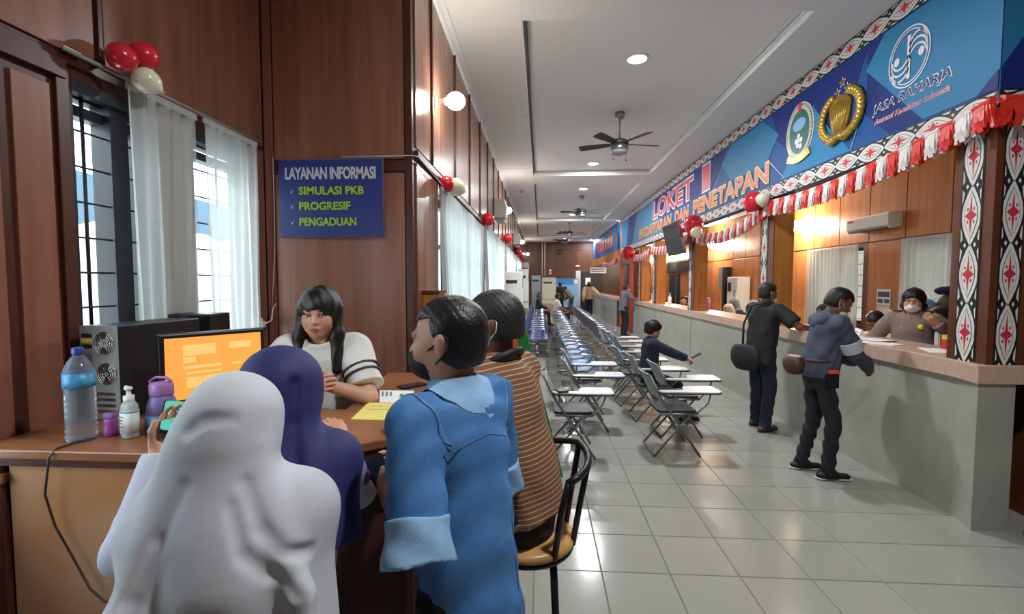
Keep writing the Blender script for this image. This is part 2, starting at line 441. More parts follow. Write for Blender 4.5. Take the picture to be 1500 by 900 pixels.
# hall wall with four curtained windows
OPH = [(3.98, 6.42, 1.0, 2.42), (7.05, 10.3, 1.0, 2.45), (11.1, 14.8, 1.0, 2.45), (15.6, 19.2, 1.0, 2.45)]
wh = wall_grid('wall_hall', 'x', XW, -.16, YS+.16, YE, 0, 4.12, 'trim_wood', OPH); wh['label'] = 'long wood panelled wall with curtained windows'
ys = [3.225, 3.70]+[3.74+.96*k for k in range(1, 24)]+[26.75]
for a0, a1 in zip(ys[:-1], ys[1:]):
    panel(wh, 'x', XW, 1, a0+.01, a1-.012, 2.62, 3.99, 'panel_hall', .012)
for a in ys[1:-1]: panel(wh, 'x', XW, 1, a-.016, a+.016, 2.6, 3.99, 'trim_wood', .03, 'batten', 0)
panel(wh, 'x', XW, 1, YS+.02, YE-.1, 2.54, 2.60, 'trim_wood', .03, 'rail')
prev = YS+.02
for o in OPH+[(YE-.1, 0, 0, 0)]:
    panel(wh, 'x', XW, 1, prev+.02, o[0]-.05, .12, 2.52, 'panel_hall', .012); prev = o[1]+.03
for o in OPH: panel(wh, 'x', XW, 1, o[0], o[1], .12, .98, 'panel_hall', .012)
for n, o in enumerate(OPH):
    w = o[1]-o[0]; h = o[3]-o[2]
    root = bpy.data.objects.new('window_%d' % (n+3), None); link(root); root.location = (XW, o[0], o[2]); struct(root, 'tall window behind white sheer curtains on the hall wall')
    b = MB()
    for i in range(5):
        y = (w-.05)*i/4; b.box(-.12, -.07, y, y+.05, 0, h)
    b.box(-.12, -.07, 0, w, 0, .05); b.box(-.12, -.07, 0, w, h-.05, h); b.box(-.12, -.07, 0, w, h*.7, h*.7+.04)
    b.build('frame', 'window_frame', root); MB().box(-.1, -.096, .05, w-.05, .05, h-.05).build('pane', 'glass', root)
struct(MB().box(XW, XW+.02, YS+.02, YE, 0, .12).build('baseboard_hall', 'trim_wood'))
# end wall
we = wall_grid('wall_end', 'y', YE, .15, -1.1, 5.4, 0, 4.12, 'trim_wood'); we['label'] = 'brown wood panelled wall closing the hall'
for k in range(7):
    panel(we, 'y', YE, -1, -.88+.58*k, -.30+.58*k, 2.05, 3.5, 'end_wood', .012); panel(we, 'y', YE, -1, -.88+.58*k, -.30+.58*k, 0, 2.04, 'end_wood', .012)
panel(we, 'y', YE, -1, -.88, 3.2, 3.52, 3.99, 'end_wood', .012)
# office wall behind the counter
OPO = [(7.86, 9.3, 1.0, 2.25), (5.7, 7.0, 1.0, 2.25)]
wo = wall_grid('wall_right', 'x', XO, .15, 3.0, YE, 0, 3.4, 'office_trim', OPO); wo['label'] = 'orange brown wood panelled office wall behind the counter'
yy = 3.3
while yy < 26.6:
    panel(wo, 'x', XO, -1, yy, yy+.73, 2.32, 3.38, 'office_wood', .012)
    if not any(o[0]-.1 < yy+.36 < o[1]+.1 for o in OPO): panel(wo, 'x', XO, -1, yy, yy+.73, .1, 2.30, 'office_wood', .012)
    yy += .74
for n, o in enumerate(OPO):
    w = o[1]-o[0]; h = o[3]-o[2]
    root = bpy.data.objects.new('window_%d' % (n+7), None); link(root); root.location = (XO, o[0], o[2]); struct(root, 'office window with dark frame behind a white curtain')
    b = MB(); b.box(.05, .1, 0, .05, 0, h); b.box(.05, .1, w-.05, w, 0, h); b.box(.05, .1, 0, w, 0, .05); b.box(.05, .1, 0, w, h-.05, h); b.box(.05, .1, w/2-.02, w/2+.02, 0, h)
    b.build('frame', 'window_frame', root)
    for k in range(7): MB().tube([(.03, 0, h*(k+.5)/7), (.03, w, h*(k+.5)/7)], .006, 6).build('bar', 'window_frame', root)
    MB().box(.07, .074, .05, w-.05, .05, h-.05).build('pane', 'glass', root)
# short wall closing the office towards the entrance
wr = wall_grid('wall_return', 'y', 3.47, .12, 3.48, 5.35, 0, 3.4, 'pillar_dark'); wr['label'] = 'dark wood wall closing the office beside the counter corner'
wrear = wall_grid('wall_front', 'y', -4.5, -.15, -2.1, 5.5, 0, 4.12, 'panel_wood'); wrear['label'] = 'wood panelled wall opposite the far end of the hall'
wside = wall_grid('wall_side', 'x', 5.35, .15, -4.5, 3.6, 0, 4.12, 'panel_wood'); wside['label'] = 'wood panelled side wall beyond the counter corner'
# ---- ceiling: raised trays between lower bands
ce = MB(); ce.box(-2.11, 3.2, -4.5, 26.95, 4.12, 4.3); ce.box(3.2, 5.5, -4.5, 3.6, 4.12, 4.3)
ce = struct(ce.build('ceiling', 'ceiling_paint'), 'white coffered ceiling with raised trays')
TR = [(4.25, 10.3), (11.1, 17.7), (18.4, 24.0)]
X0, X1 = -.17, 2.33
def drop(name, *a): return MB().box(*a).build(name, 'ceiling_paint', ce, bevel=.004)
drop('ceiling_band', -1.95, X0, -4.5, 26.9, ZC, 4.13); drop('ceiling_band', X1, 3.1, -4.5, 26.9, ZC, 4.13)
edges = [-4.5]+[v for t in TR for v in t]+[26.9]
for k in range(0, len(edges), 2): drop('ceiling_band', X0, X1, edges[k], edges[k+1], ZC, 4.13)
for y0, y1 in TR:                                                       # stepped mouldings round each tray
    for x, s in ((X0, 1), (X1, -1)):
        b = MB(); b.box(min(x, x+s*.022), max(x, x+s*.022), y0, y1, ZC+.055, ZC+.075); b.box(min(x, x+s*.035), max(x, x+s*.035), y0, y1, ZC+.1, 4.125); b.build('tray_moulding', 'moulding_shade' if s > 0 else 'ceiling_edge', ce)  # left side darker: shade of the moulding profile put into its colour
    b = MB(); b.box(X0, X1, y1-.03, y1, ZC+.05, ZC+.07); b.box(X0, X1, y1-.045, y1, ZC+.1, 4.125); b.build('tray_moulding', 'ceiling_edge', ce)
b = MB(); b.prism([(0, 0), (.085, 0), (.085, -.02), (.05, -.03), (.03, -.06), (.012, -.075), (0, -.08)], (XW, YS, ZC), (1, 0, 0), (0, 0, 1), (0, YE-YS, 0)); b.build('cornice', 'ceiling_edge', ce)
for k in range(1, 8): MB().box(XW, X0, 3.6+3.0*k, 3.64+3.0*k, ZC-.004, ZC+.01).build('joint_strip', 'ceiling_edge', ce)
struct(MB().box(3.08, 5.35, 3.47, 26.9, 3.4, 3.52).build('ceiling_office', 'ceiling_paint'), 'white office ceiling behind the fascia')
struct(MB().box(6.3, 6.5, 2.5, 13, 0, 5).build('wall_skyblock', 'plaster'), 'added plain wall blocking the sky outside the office windows')  # unseen wall, added to cut the sky light on the office windows
# daylit yard outside the barred windows
ext = thing('neighbouring_building', 'pale building with scalloped roof edge outside the barred window', 'building', (-5.2, 4.6, 0))
MB().box(-1, 0, -5, 4, -.5, 2.2).build('facade', 'ext_wall', ext)
b = MB(); b.prism([(-5+9*i/36, 2.32+.10*abs(math.sin(i*PI/3))) for i in range(37)]+[(4, 2.9), (-5, 2.9)], (.15, 0, 0), (0, 1, 0), (0, 0, 1), (-.05, 0, 0)); b.build('roof_edge', 'ext_roof', ext)
MB().box(.02, .06, -2.6, -.4, 1.35, 1.95).build('banner', 'ext_wall', ext)
lettering('VIRUS', .95, .22, (.09, -1.75, 1.6), (0, 1, 0), (0, 0, 1), (1, 0, 0), 'ext_text', ext, .02)

# ================================================================== COUNTER AND FASCIA
ct = thing('service_counter', 'long grey laminate service counter with a pinkish stone top', 'counter', (XC, 3.25, 0))
def cp(poly_y0, poly_y1): return MB().box(0, .05, poly_y0-3.25, poly_y1-3.25, 0, 1.005)
for y0, y1 in ((3.47, 6.32), (6.35, 9.345), (9.375, 12.315), (12.345, 14.75)): cp(y0, y1).build('front_panel', 'counter_face', ct)
b = MB(); b.prism([(-.055, 0), (.18, 0), (.18, .25), (.05, .25), (.05, .219), (0, .219)], (0, 0, 0), (1, 0, 0), (0, 1, 0), (0, 0, 1.005)); b.build('end_panel', 'counter_face', ct)
MB().box(.012, .25, .22, 11.48, .0, .99).build('body', 'counter_joint', ct)
b = MB(); b.prism([(-.08, -.02), (.36, -.02), (.36, .05), (.5, .05), (.5, 11.5), (-.035, 11.5), (-.035, .2)], (0, 0, 1.005), (1, 0, 0), (0, 1, 0), (0, 0, .125)); b.build('counter_top', 'counter_top', ct, bevel=.006)
MB().box(-.03, .42, 11.5, 11.56, 0, 1.1).build('end_cap', 'fascia_line', ct)['label'] = 'pale pinkish end board'
c2 = thing('far_counter', 'second grey counter beyond the dark doorway', 'counter', (2.85, 17.9, 0))
for k in range(4): MB().box(0, .05, 2.0*k, 2.0*k+1.98, 0, 1.0).build('front_panel', 'counter_face', c2)
MB().box(.02, .4, .01, 7.9, 0, .99).build('body', 'counter_joint', c2); MB().box(-.04, .5, 0, 8, 1.0, 1.1).build('counter_top', 'counter_top', c2, bevel=.005)

def lens(u0, p, a, n=9): 
    xs = [u0+p*i/n for i in range(n+1)]
    return [(x, a*math.sin(PI*(x-u0)/p)) for x in xs]+[(x, -a*math.sin(PI*(x-u0)/p)) for x in xs[-2:0:-1]]
def ornament(parent, o, u, v, nrm, length, h, p, label=None):
    """woven motif band: o is the middle of its start, u runs along it, v across"""
    o, u, v, nrm = (Vector(q) for q in (o, u, v, nrm)); b = MB()
    def lay(poly, k, mi): b.flat(poly, o+nrm*(.0012*k), u, v, mi)
    lay([(0, -h/2), (length, -h/2), (length, h/2), (0, h/2)], 0, 1)
    n = int(length/p+.3); p = length/n
    for i in range(n):
        x = i*p
        lay(lens(x-.03*p, p*1.06, h*.46), 1, 0); lay(lens(x+.09*p, p*.82, h*.33), 2, 1); lay(lens(x+.105*p, p*.79, h*.305), 3, 0)
        c = x+p/2; r = []
        for t in range(16):
            k = t*PI/8; q = (1., .42, .3, .42)[t % 4]; r.append((c+p*.36*q*math.cos(k), h*.29*q*math.sin(k)))
        lay(r, 4, 2)
        for sx in (-1, 1):
            for sy in (-1, 1):
                lay([(c+sx*p*.11+p*.032*math.cos(j*PI/3), sy*h*.15+h*.045*math.sin(j*PI/3)) for j in range(6)], 4, 2)
                s0 = x if sx < 0 else x+p
                lay([(s0-sx*p*.04, sy*h*.47), (s0-sx*p*.30, sy*h*.47), (s0-sx*p*.22, sy*h*.40), (s0-sx*p*.10, sy*h*.36)], 2, 0)
        for sy in (-1, 1): lay([(x-.0, sy*h*.17), (x+p*.045, sy*h*.24), (x, sy*h*.31), (x-p*.045 if i else x, sy*h*.24)], 2, 0)
    e = .006
    for sy in (-1, 1): lay([(0, sy*(h/2-e)), (length, sy*(h/2-e)), (length, sy*h/2), (0, sy*h/2)], 5, 1)
    ob = b.build('ornament_band', ['orn_white', 'orn_black', 'orn_red'], parent)
    if label: ob['label'] = label
    return ob
XF, YF0, YF1, ZF0, ZF1 = 2.95, 3.25, 17.25, 2.755, 3.995
fa = thing('counter_fascia', 'blue printed fascia board with emblems, red lettering and woven-motif borders over the counter', 'fascia', (XF, YF0, ZF0))
FH = ZF1-ZF0
MB().box(0, .12, 0, YF1-YF0, 0, FH).build('board', 'fascia_mid', fa); MB().box(.12, 2.2, 0, .12, 0, FH).build('return_board', 'fascia_mid', fa)
MB().box(.0, .12, YF1-YF0, YF1-YF0+.42, 0, FH).build('end_post', 'pillar_wood', fa)
def fy(y): return YF1-y                              # reading direction runs towards the entrance
U, V, NR = (0, -1, 0), (0, 0, 1), (-1, 0, 0)
OF = (0, YF1-YF0, -ZF0)                              # local origin for (fy(y), z) coordinates
def fpoly(pts, mat, k, name='print_shape'):
    b = MB(); b.flat([(fy(y), z) for y, z in pts], (-.0015*k, YF1-YF0, -ZF0), U, V); return b.build(name, mat, fa)
zt, zb = 3.82, 2.93
fpoly([(17.25, zb), (17.25, zt), (12.4, zt), (11.4, zb)], 'fascia_light', 1); fpoly([(16.3, zb), (15.9, zt), (14.6, zt), (15.3, zb)], 'fascia_dark', 2)
fpoly([(14.55, 3.58), (13.9, zt), (13.1, zt), (12.8, 3.42), (13.6, 3.1)], 'fascia_light', 3)
fpoly([(12.7, 3.3), (12.2, zt), (7.7, zt), (8.3, 3.3)], 'fascia_dark', 2)
fpoly([(7.9, 3.6), (7.5, zt), (6.5, zt), (6.06, 3.52), (6.4, 3.2), (7.5, 3.26)], 'fascia_light', 3)
fpoly([(6.25, zt), (4.5, zt), (4.7, 3.45), (4.98, 3.2), (5.33, 3.58), (5.75, 3.2), (6.1, 3.45)], 'fascia_dark', 2)
fpoly([(5.33, 3.58), (4.7, 2.94), (6.0, 2.94)], 'fascia_light', 2)
fpoly([(4.5, 3.36), (4.5, zt), (3.9, zt), (3.85, 2.94), (4.2, 2.94), (4.66, 3.34)], 'fascia_dark', 2)
fpoly([(4.52, 3.6), (4.3, zt), (3.25, zt), (3.25, 3.06), (3.41, 2.94), (3.85, 2.94)], 'fascia_light', 3); fpoly([(3.26, 3.06), (3.26, 2.93), (3.42, 2.93)], 'fascia_dark', 4)
def fline(a, c, w=.012):
    (y0, z0), (y1, z1) = a, c; fpoly([(y0, z0), (y1, z1), (y1-w, z1), (y0-w, z0)], 'fascia_line', 4, 'print_line')
fline((6.33, 3.27), (5.9, 2.94)); fline((4.5, 3.36), (4.7, 2.94)); fline((5.75, 3.2), (5.33, 3.6)); fline((8.0, 3.45), (8.3, 3.2))
b = MB(); b.flat([(0, 0), (2.05, 0), (2.05, .9), (0, .9)], (.12, -.003, .17), (1, 0, 0), V); b.build('print_shape', 'fascia_mid', fa)
b = MB(); b.flat([(0, 0), (.62, 0), (.62, .9), (.5, .9), (.0, .14)], (.0, -.005, .17), (1, 0, 0), V); b.build('print_shape', 'fascia_dark', fa)
b = MB(); b.flat([(0, .14), (.5, .9), (0, .9)], (.0, -.005, .17), (1, 0, 0), V); b.build('print_shape', 'fascia_light', fa)
ornament(fa, (-.003, YF1-YF0, 3.915-ZF0), U, V, NR, YF1-YF0, .165, .335); ornament(fa, (-.003, YF1-YF0, 2.84-ZF0), U, V, NR, YF1-YF0, .165, .335)
ornament(fa, (0, -.004, 3.915-ZF0), (1, 0, 0), V, (0, -1, 0), 2.1, .165, .335); ornament(fa, (0, -.004, 2.84-ZF0), (1, 0, 0), V, (0, -1, 0), 2.1, .165, .335)
def ftext(t, y0, y1, z0, z1, mat, bold=.02, k=6, **kw):
    return lettering(t, y0-y1, z1-z0, (0, YF1-YF0-fy(y0), z0-ZF0), U, V, NR, mat, fa, bold, .0015*k, **kw)
for t, y0, y1, z0, z1, m1, m2, g in (('LOKET', 12.55, 9.3, 3.33, 3.76, 'letter_red', 'letter_outline', .03), ('1', 8.78, 8.42, 3.33, 3.78, 'letter_red', 'letter_outline', .03),
        ('PENDAFTARAN', 14.25, 10.8, 2.99, 3.22, 'letter_orange', 'letter_yellow', .022), ('DAN', 10.48, 9.58, 2.99, 3.22, 'letter_orange', 'letter_yellow', .022), ('PENETAPAN', 9.27, 6.3, 2.99, 3.24, 'letter_orange', 'letter_yellow', .022)):
    ftext(t, y0+g, y1-g, z0-g, z1+g, m2, .062, 5); ftext(t, y0, y1, z0, z1, m1, .022, 7)
# emblem one: ringed monogram with four curved strokes each side, and its lettering
def ring(b, cy, cz, ry, rz, w, k, mi, a0=0, a1=2*PI, n=40):
    for i in range(n):
        t0, t1 = a0+(a1-a0)*i/n, a0+(a1-a0)*(i+1)/n
        b.flat([(fy(cy)-ry*math.cos(t0), cz+rz*math.sin(t0)), (fy(cy)-ry*math.cos(t1), cz+rz*math.sin(t1)), (fy(cy)-(ry-w)*math.cos(t1), cz+(rz-w)*math.sin(t1)), (fy(cy)-(ry-w)*math.cos(t0), cz+(rz-w)*math.sin(t0))], (-.0015*k, YF1-YF0, -ZF0), U, V, mi)
b = MB(); cy_, cz_ = 4.015, 3.49
ring(b, cy_, cz_, .215, .235, .012, 6, 0); ring(b, cy_, cz_, .19, .21, .01, 6, 0)
b.flat([(fy(cy_)-.018, cz_-.17), (fy(cy_)+.018, cz_-.17), (fy(cy_)+.018, cz_+.17), (fy(cy_)-.018, cz_+.17)], (-.009, YF1-YF0, -ZF0), U, V, 0)
for k in range(3):
    ring(b, cy_+.09, cz_+.02-.05*k, .09+.004*k, .09, .016, 6, 0, PI, 2*PI, 14); ring(b, cy_-.09, cz_-.02+.05*k, .09, .09, .016, 6, 0, 0, PI, 14)
for s in (1, -1): b.flat([(fy(cy_+s*.125)+.03*math.cos(t*PI/6), cz_+s*.01+.035*math.sin(t*PI/6)) for t in range(12)], (-.009, YF1-YF0, -ZF0), U, V, 0)
b.build('emblem', 'letter_outline', fa)['label'] = 'white ringed monogram with curved strokes'
ftext('JASA RAHARJA', 4.41, 3.6, 3.14, 3.245, 'letter_outline', .035, 5, shear=.15); ftext('JASA RAHARJA', 4.40, 3.61, 3.15, 3.235, 'fascia_dark', .0, 6, shear=.15)
ftext('Asuransi Kecelakaan Indonesia', 4.38, 3.61, 3.065, 3.115, 'letter_outline', .04, 5, shear=.25); ftext('Asuransi Kecelakaan Indonesia', 4.38, 3.61, 3.068, 3.112, 'letter_red', .0, 6, shear=.25)
# emblem two: gold shield held in a laurel ring under three stars (raised relief)
b = MB(); cy_, cz_ = 4.845, 3.27
def fp(y, z, x=0.): return (x, y-YF0, z-ZF0)
b.prism([(-.16, .14), (-.09, .2), (0, .23), (.09, .2), (.16, .14), (.13, -.04), (.08, -.13), (0, -.17), (-.08, -.13), (-.13, -.04)], fp(cy_, cz_+.02), U, V, (-.03, 0, 0))
for k in range(9): b.tube([fp(cy_+.024*(k-4)*.5, cz_-.12, -.03), fp(cy_+.034*(k-4), cz_+.2-.012*abs(k-4), -.032)], .01, 6)
for s in (-1, 1):
    pts = [fp(cy_+s*(.05+.25*math.sin(t)), cz_-.16+.21*(1-math.cos(t)), -.02) for t in [PI*.02+PI*.86*i/14 for i in range(15)]]
    for i, p in enumerate(pts): b.ball(p, (.03, .055, .046), 8, 6)
    b.tube(pts, [.03]*12+[.024, .018, .01], 8)
b.prism([(-.2, -.02), (-.1, -.07), (0, -.03), (.1, -.07), (.2, -.02), (.12, .03), (-.12, .03)], fp(cy_, cz_-.15), U, V, (-.045, 0, 0))
b.build('emblem', 'gold', fa, True)['label'] = 'gold shield in a laurel ring'
for dy, dz in ((0, .37), (.075, .29), (-.075, .29)):
    for r, m_, k in ((.058, 'letter_outline', 5), (.042, 'gold_dark', 8)):
        b = MB(); b.flat([(fy(cy_+dy)+r*(1 if i % 2 == 0 else .42)*math.sin(i*PI/5), cz_+dz+r*(1 if i % 2 == 0 else .42)*math.cos(i*PI/5)) for i in range(10)], (-.0015*k, YF1-YF0, -ZF0), U, V); b.build('star', m_, fa)
# emblem three: green oval crest with pale border, scroll and leaf spray
cy_, cz_ = 5.59, 3.40
def oval(ry, rz, k, m_, dz=0, dy=0):
    b = MB(); b.flat([(fy(cy_+dy)+ry*math.cos(t*PI/16), cz_+dz+rz*math.sin(t*PI/16)) for t in range(32)], (-.0015*k, YF1-YF0, -ZF0), U, V); return b.build('crest', m_, fa)
oval(.285, .325, 5, 'crest_silver'); oval(.265, .305, 6, 'gold'); oval(.245, .285, 7, 'crest_silver'); oval(.205, .245, 8, 'crest_green'); oval(.13, .07, 9, 'fascia_line', .08); oval(.035, .055, 9, 'letter_red', .27)
for i, (dy, dz) in enumerate(((0, -.05), (.05, -.1), (-.05, -.1), (.02, -.15), (-.04, -.17), (0, -.1))): oval(.03, .03, 10, 'letter_outline', dz, dy)
b = MB(); b.prism([(-.2, .03), (-.24, -.05), (-.1, -.09), (0, -.1), (.1, -.09), (.24, -.05), (.2, .03), (.08, -.02), (-.08, -.02)], fp(cy_, cz_-.25), U, V, (-.02, 0, 0)); b.build('scroll', 'gold', fa)
for i in range(14):
    t = -1.0+i*.16; b = MB(); b.ball(fp(cy_-.235*math.cos(t), cz_+.295*math.sin(t), -.012), (.008, .022, .016), 6, 5); b.build('leaf', 'crest_silver', fa, True)
# far fascia
ff = thing('far_fascia', 'blue and orange fascia over the second counter', 'fascia', (2.9, 17.9, 2.55))
MB().box(0, .1, 0, 8, .35, 1.42).build('board', 'fascia_mid', ff); MB().box(0, .1, 0, 8, 0, .35).build('lower_board', 'pillar_wood', ff)
for k in range(6): MB().box(-.004, 0, 1.2+.85*k, 1.85+.85*k, .6, 1.05).build('print_block', 'letter_orange', ff)
# pillars standing on the counter
def counter_pillar(y, label):
    t = thing('counter_pillar', label, 'pillar', (XC+.005, y, 1.13), group='pillars standing on the counter')
    MB().box(0, .24, 0, .36, 0, 1.625).build('shaft', 'pillar_wood', t, bevel=.004)  # shaft paler than the facing: light on the pillar side put into colour
    MB().box(-.012, 0, .0, .36, 0, 1.62).build('facing', 'pillar_dark', t)
    ornament(t, (-.014, .235, 0), (0, 0, 1), (0, 1, 0), NR, 1.62, .17, .385)
    return t
for k, y in enumerate((6.15, 9.2, 12.2, 13.95)):
    counter_pillar(y, ('wooden pillar with woven-motif strip, first beyond the counter corner', 'wooden pillar with woven-motif strip below the hanging black screen', 'wooden pillar with woven-motif strip, third beyond the counter corner', 'wooden pillar with woven-motif strip beside the far doorway')[k])
t = thing('corner_pillar', 'broad wooden corner pillar with two woven-motif strips on the counter corner', 'pillar', (XC, 3.27, 1.13))
b = MB(); b.prism([(0, 0), (.34, 0), (.34, .2), (.14, .3), (0, .3)], (0, 0, 0), (1, 0, 0), (0, 1, 0), (0, 0, 1.625)); b.build('shaft', 'pillar_dark', t)
ornament(t, (-.002, .155, 0), (0, 0, 1), (0, 1, 0), NR, 1.62, .155, .385); ornament(t, (.115, -.002, 0), (0, 0, 1), (1, 0, 0), (0, -1, 0), 1.62, .14, .385); ornament(t, (.29, -.002, 0), (0, 0, 1), (1, 0, 0), (0, -1, 0), 1.62, .1, .385)
# doorway between the two counters
t = thing('door_frame', 'red painted door frame between the two counters', 'door frame', (2.95, 15.6, 0))
for y in (0, 1.9): MB().box(0, .12, y, y+.1, 0, 2.75).build('jamb', 'door_red', t)
MB().box(0, .12, .1, 1.9, 2.3, 2.75).build('transom', 'pillar_dark', t); MB().box(.05, .09, .1, .85, 0, 2.3).build('leaf', 'navy_door', t)

# ---- tinsel garlands
tas = []
for mt in ('tinsel_red', 'tinsel_white'):
    b = MB(); r_ = random.Random(3)
    for k in range(20):
        a = k*2*PI/20; x, y = .028*math.cos(a), .066*math.sin(a); l = .135+.05*r_.random()
        q = [(x*.6, y*.8, .02), (x*1.2, y, -.05), (x*1.5+r_.uniform(-.01, .01), y+r_.uniform(-.012, .012), -.11), (x*1.3, y+r_.uniform(-.02, .02), -l)]
        w = .016
        for p0, p1 in zip(q[:-1], q[1:]): b.add([(p0[0], p0[1]-w, p0[2]), (p0[0], p0[1]+w, p0[2]), (p1[0], p1[1]+w*.8, p1[2]), (p1[0], p1[1]-w*.8, p1[2])], [(0, 1, 2, 3)])
    b.tube([(0, -.07, 0), (0, .07, 0)], .026, 8)
    o = b.build('tassel', mt); tas.append(o.data); bpy.data.objects.remove(o)
def garland(p0, p1, sag, n, label, along=True):
    t = thing('tinsel_garland', label, 'garland', p0, group='red and white tinsel garlands')
    d = Vector(p1)-Vector(p0)
    pt = lambda f: (d.x*f, d.y*f, d.z*f-sag*4*f*(1-f))
    MB().tube([pt(i/20) for i in range(21)], .012, 6).build('cord', 'tinsel_white', t)
    for i in range(n):
        f = (i+.5)/n; o = bpy.data.objects.new('tassel', tas[i % 2]); link(o, t); o.location = pt(f); sl = math.atan2(pt(f+.01)[2]-pt(f-.01)[2], abs(d.length*.02))
        o.rotation_euler = (sl if along else 0, 0, 0 if along else PI/2); o.scale = (1, d.length/n/.125, 1)
XG = 2.9
garland((XG, 3.24, 2.85), (XG, 6.25, 2.71), .10, 24, 'red and white tinsel garland hanging in front of the wall air conditioner bay')
garland((XG, 6.35, 2.68), (XG, 9.05, 2.64), .17, 22, 'red and white tinsel garland hanging between the red balloons')
garland((XG, 9.35, 2.62), (XG, 12.4, 2.60), .10, 22, 'red and white tinsel garland hanging behind the black hanging screen')
garland((XG, 12.5, 2.60), (XG, 15.2, 2.6), .12, 18, 'red and white tinsel garland hanging beside the far doorway')
garland((2.86, 17.9, 2.58), (2.86, 21.5, 2.58), .1, 18, 'red and white tinsel garland hanging over the second counter')
garland((2.93, 3.2, 2.85), (3.6, 3.2, 2.87), .02, 6, 'short tinsel garland across the counter corner', False)

# ---- balloons
def balloon(loc, r, mat, label, tilt=(0, 0, 0)):
    t = thing('balloon', label, 'balloon', loc, group='party balloons'); t.rotation_euler = tilt
    b = MB(); b.lathe([(.001, -1.18), (.1, -1.12), (.34, -.95), (.68, -.7), (.92, -.3), (1, .1), (.95, .42), (.78, .72), (.48, .93), (.2, 1.01), (.001, 1.03)], 20)
    b.v = [(x*r, y*r, z*r) for x, y, z in b.v]; b.build('skin', mat, t, True)
    MB().lathe([(.03*r, 0), (.09*r, -.05*r), (.12*r, -.1*r), (.02*r, -.11*r)], 8, (0, 0, -1.16*r)).build('knot', mat, t, True)
balloon((-1.82, 1.96, 2.655), .058, 'balloon_red', 'red balloon in the cluster above the barred window, beside the tape', (.3, 1.2, 0))
balloon((-1.80, 2.06, 2.71), .06, 'balloon_red', 'upper red balloon of the cluster above the barred window', (2.6, .3, 0))
balloon((-1.80, 2.07, 2.60), .058, 'balloon_white', 'white balloon of the cluster above the barred window', (.5, -.9, 0))
balloon((-.80, 3.97, 2.515), .07, 'balloon_red', 'red balloon paired with a white one on the hall curtain', (0, -1.2, 0)); balloon((-.73, 4.02, 2.50), .078, 'balloon_white', 'white balloon paired with a red one on the hall curtain', (0, -1.2, .4))
balloon((-.80, 7.0, 2.62), .10, 'balloon_red', 'dark red balloon over the second hall curtain', (0, .6, 0))
balloon((2.74, 8.62, 2.72), .17, 'balloon_red', 'large red balloon beside the hanging black screen', (0, .4, 0)); balloon((2.74, 8.42, 2.56), .1, 'balloon_white', 'white balloon under the large red balloon', (0, -.5, 0))
balloon((2.80, 6.38, 2.74), .13, 'balloon_red', 'red balloon on the first pillar beyond the counter corner', (0, .5, 0)); balloon((2.80, 6.13, 2.73), .08, 'balloon_white', 'small white balloon on the first pillar beyond the counter corner')
balloon((2.74, 14.9, 2.62), .2, 'balloon_red', 'red balloon beside the far doorway', (0, .3, 0))
for k, (y, z) in enumerate(((11.0, 2.72), (15.2, 2.78), (16.0, 2.7), (19.5, 2.75))): balloon((-.78, y, z), .11, 'balloon_red', ('dark red balloon over the third hall curtain', 'dark red balloon by the second box speaker', 'dark red balloon just past the second box speaker', 'dark red balloon at the far end of the hall wall')[k], (0, .5*k, 0))
t = tag(MB().obox((0, 0, 0), (.006, .07, .02)).build('tape_strip', 'paper'), 'scrap of white tape stuck above the barred window', 'tape'); t.location = (-1.92, 1.84, 2.625)

# ---- curtains
def curtain(loc, length, h, folds, amp, mat, label, group, taper=.0, seed=1):
    t = thing('curtain', label, 'curtain', loc, group=group); r_ = random.Random(seed)
    nu, nv = folds*10, 14; ph = [r_.uniform(-.6, .6) for _ in range(folds+2)]; am = [r_.uniform(.5, 1.25) for _ in range(folds+2)]
    g = []
    for i in range(nu+1):
        f = i/nu; k = f*folds; q = int(k); a = am[q]*(1-(k-q))+am[q+1]*(k-q); row = []
        for j in range(nv+1):
            z = j/nv; wv = math.sin(2*PI*k+ph[q]*.0+1.2*math.sin(3*f+z*1.3))
            yy_ = f*length*(1-taper*(1-z)*f)
            row.append((amp*a*wv*(1-.45*z)+.3*amp*math.sin(17*f+z*4), yy_, -h*(1-z)))
        g.append(row)
    MB().sheet(g).build('cloth', mat, t, True)
    MB().box(-.006, .006, 0, length, -.02, .012).build('heading_tape', mat, t)
    return t
ga = 'sheer curtains on the alcove window'; gh = 'sheer curtains along the hall wall'; go = 'white curtains on the office windows'
curtain((-1.885, 2.05, 2.585), .43, 1.45, 6, .022, 'curtain_sheer', 'sheer white curtain drawn beside the barred window', ga, .05, 2)
curtain((-1.885, 2.535, 2.595), .49, 1.45, 7, .02, 'curtain_sheer', 'sheer white curtain next to the sign wall, window grid showing through', ga, .0, 5)
r = tag(MB().tube([(0, 0, 0), (0, 1.31, .015)], .009, 8).build('curtain_rod', 'grey_plastic', None, True), 'thin grey curtain rod over the alcove window', 'rod'); r.location = (-1.885, 1.77, 2.605)
r = tag(MB().tube([(-.5, -.01, .0), (0, -.012, 0), (.03, .02, 0), (.045, .3, -.03), (.05, .75, -.05)], .004, 6).build('rail_cable', 'cable_white', None, True), 'thin pale cable bent round the panelled corner above the sign', 'cable'); r.location = (XW+.005, YS-.02, 2.545)
for k, o in enumerate(OPH): curtain((XW+.06, o[0]-.15, (2.46, 2.53, 2.55, 2.55)[k]), o[1]-o[0]+.25, 1.75, (22, 24, 24, 22)[k], .05, 'curtain_hall',
        ('long sheer white curtain beside the wood corner, with balloons at its top', 'long sheer white curtain behind the second wall lamp', 'long sheer white curtain behind the standing cabinets', 'long sheer white curtain at the far end of the hall wall')[k], gh, seed=k+9)
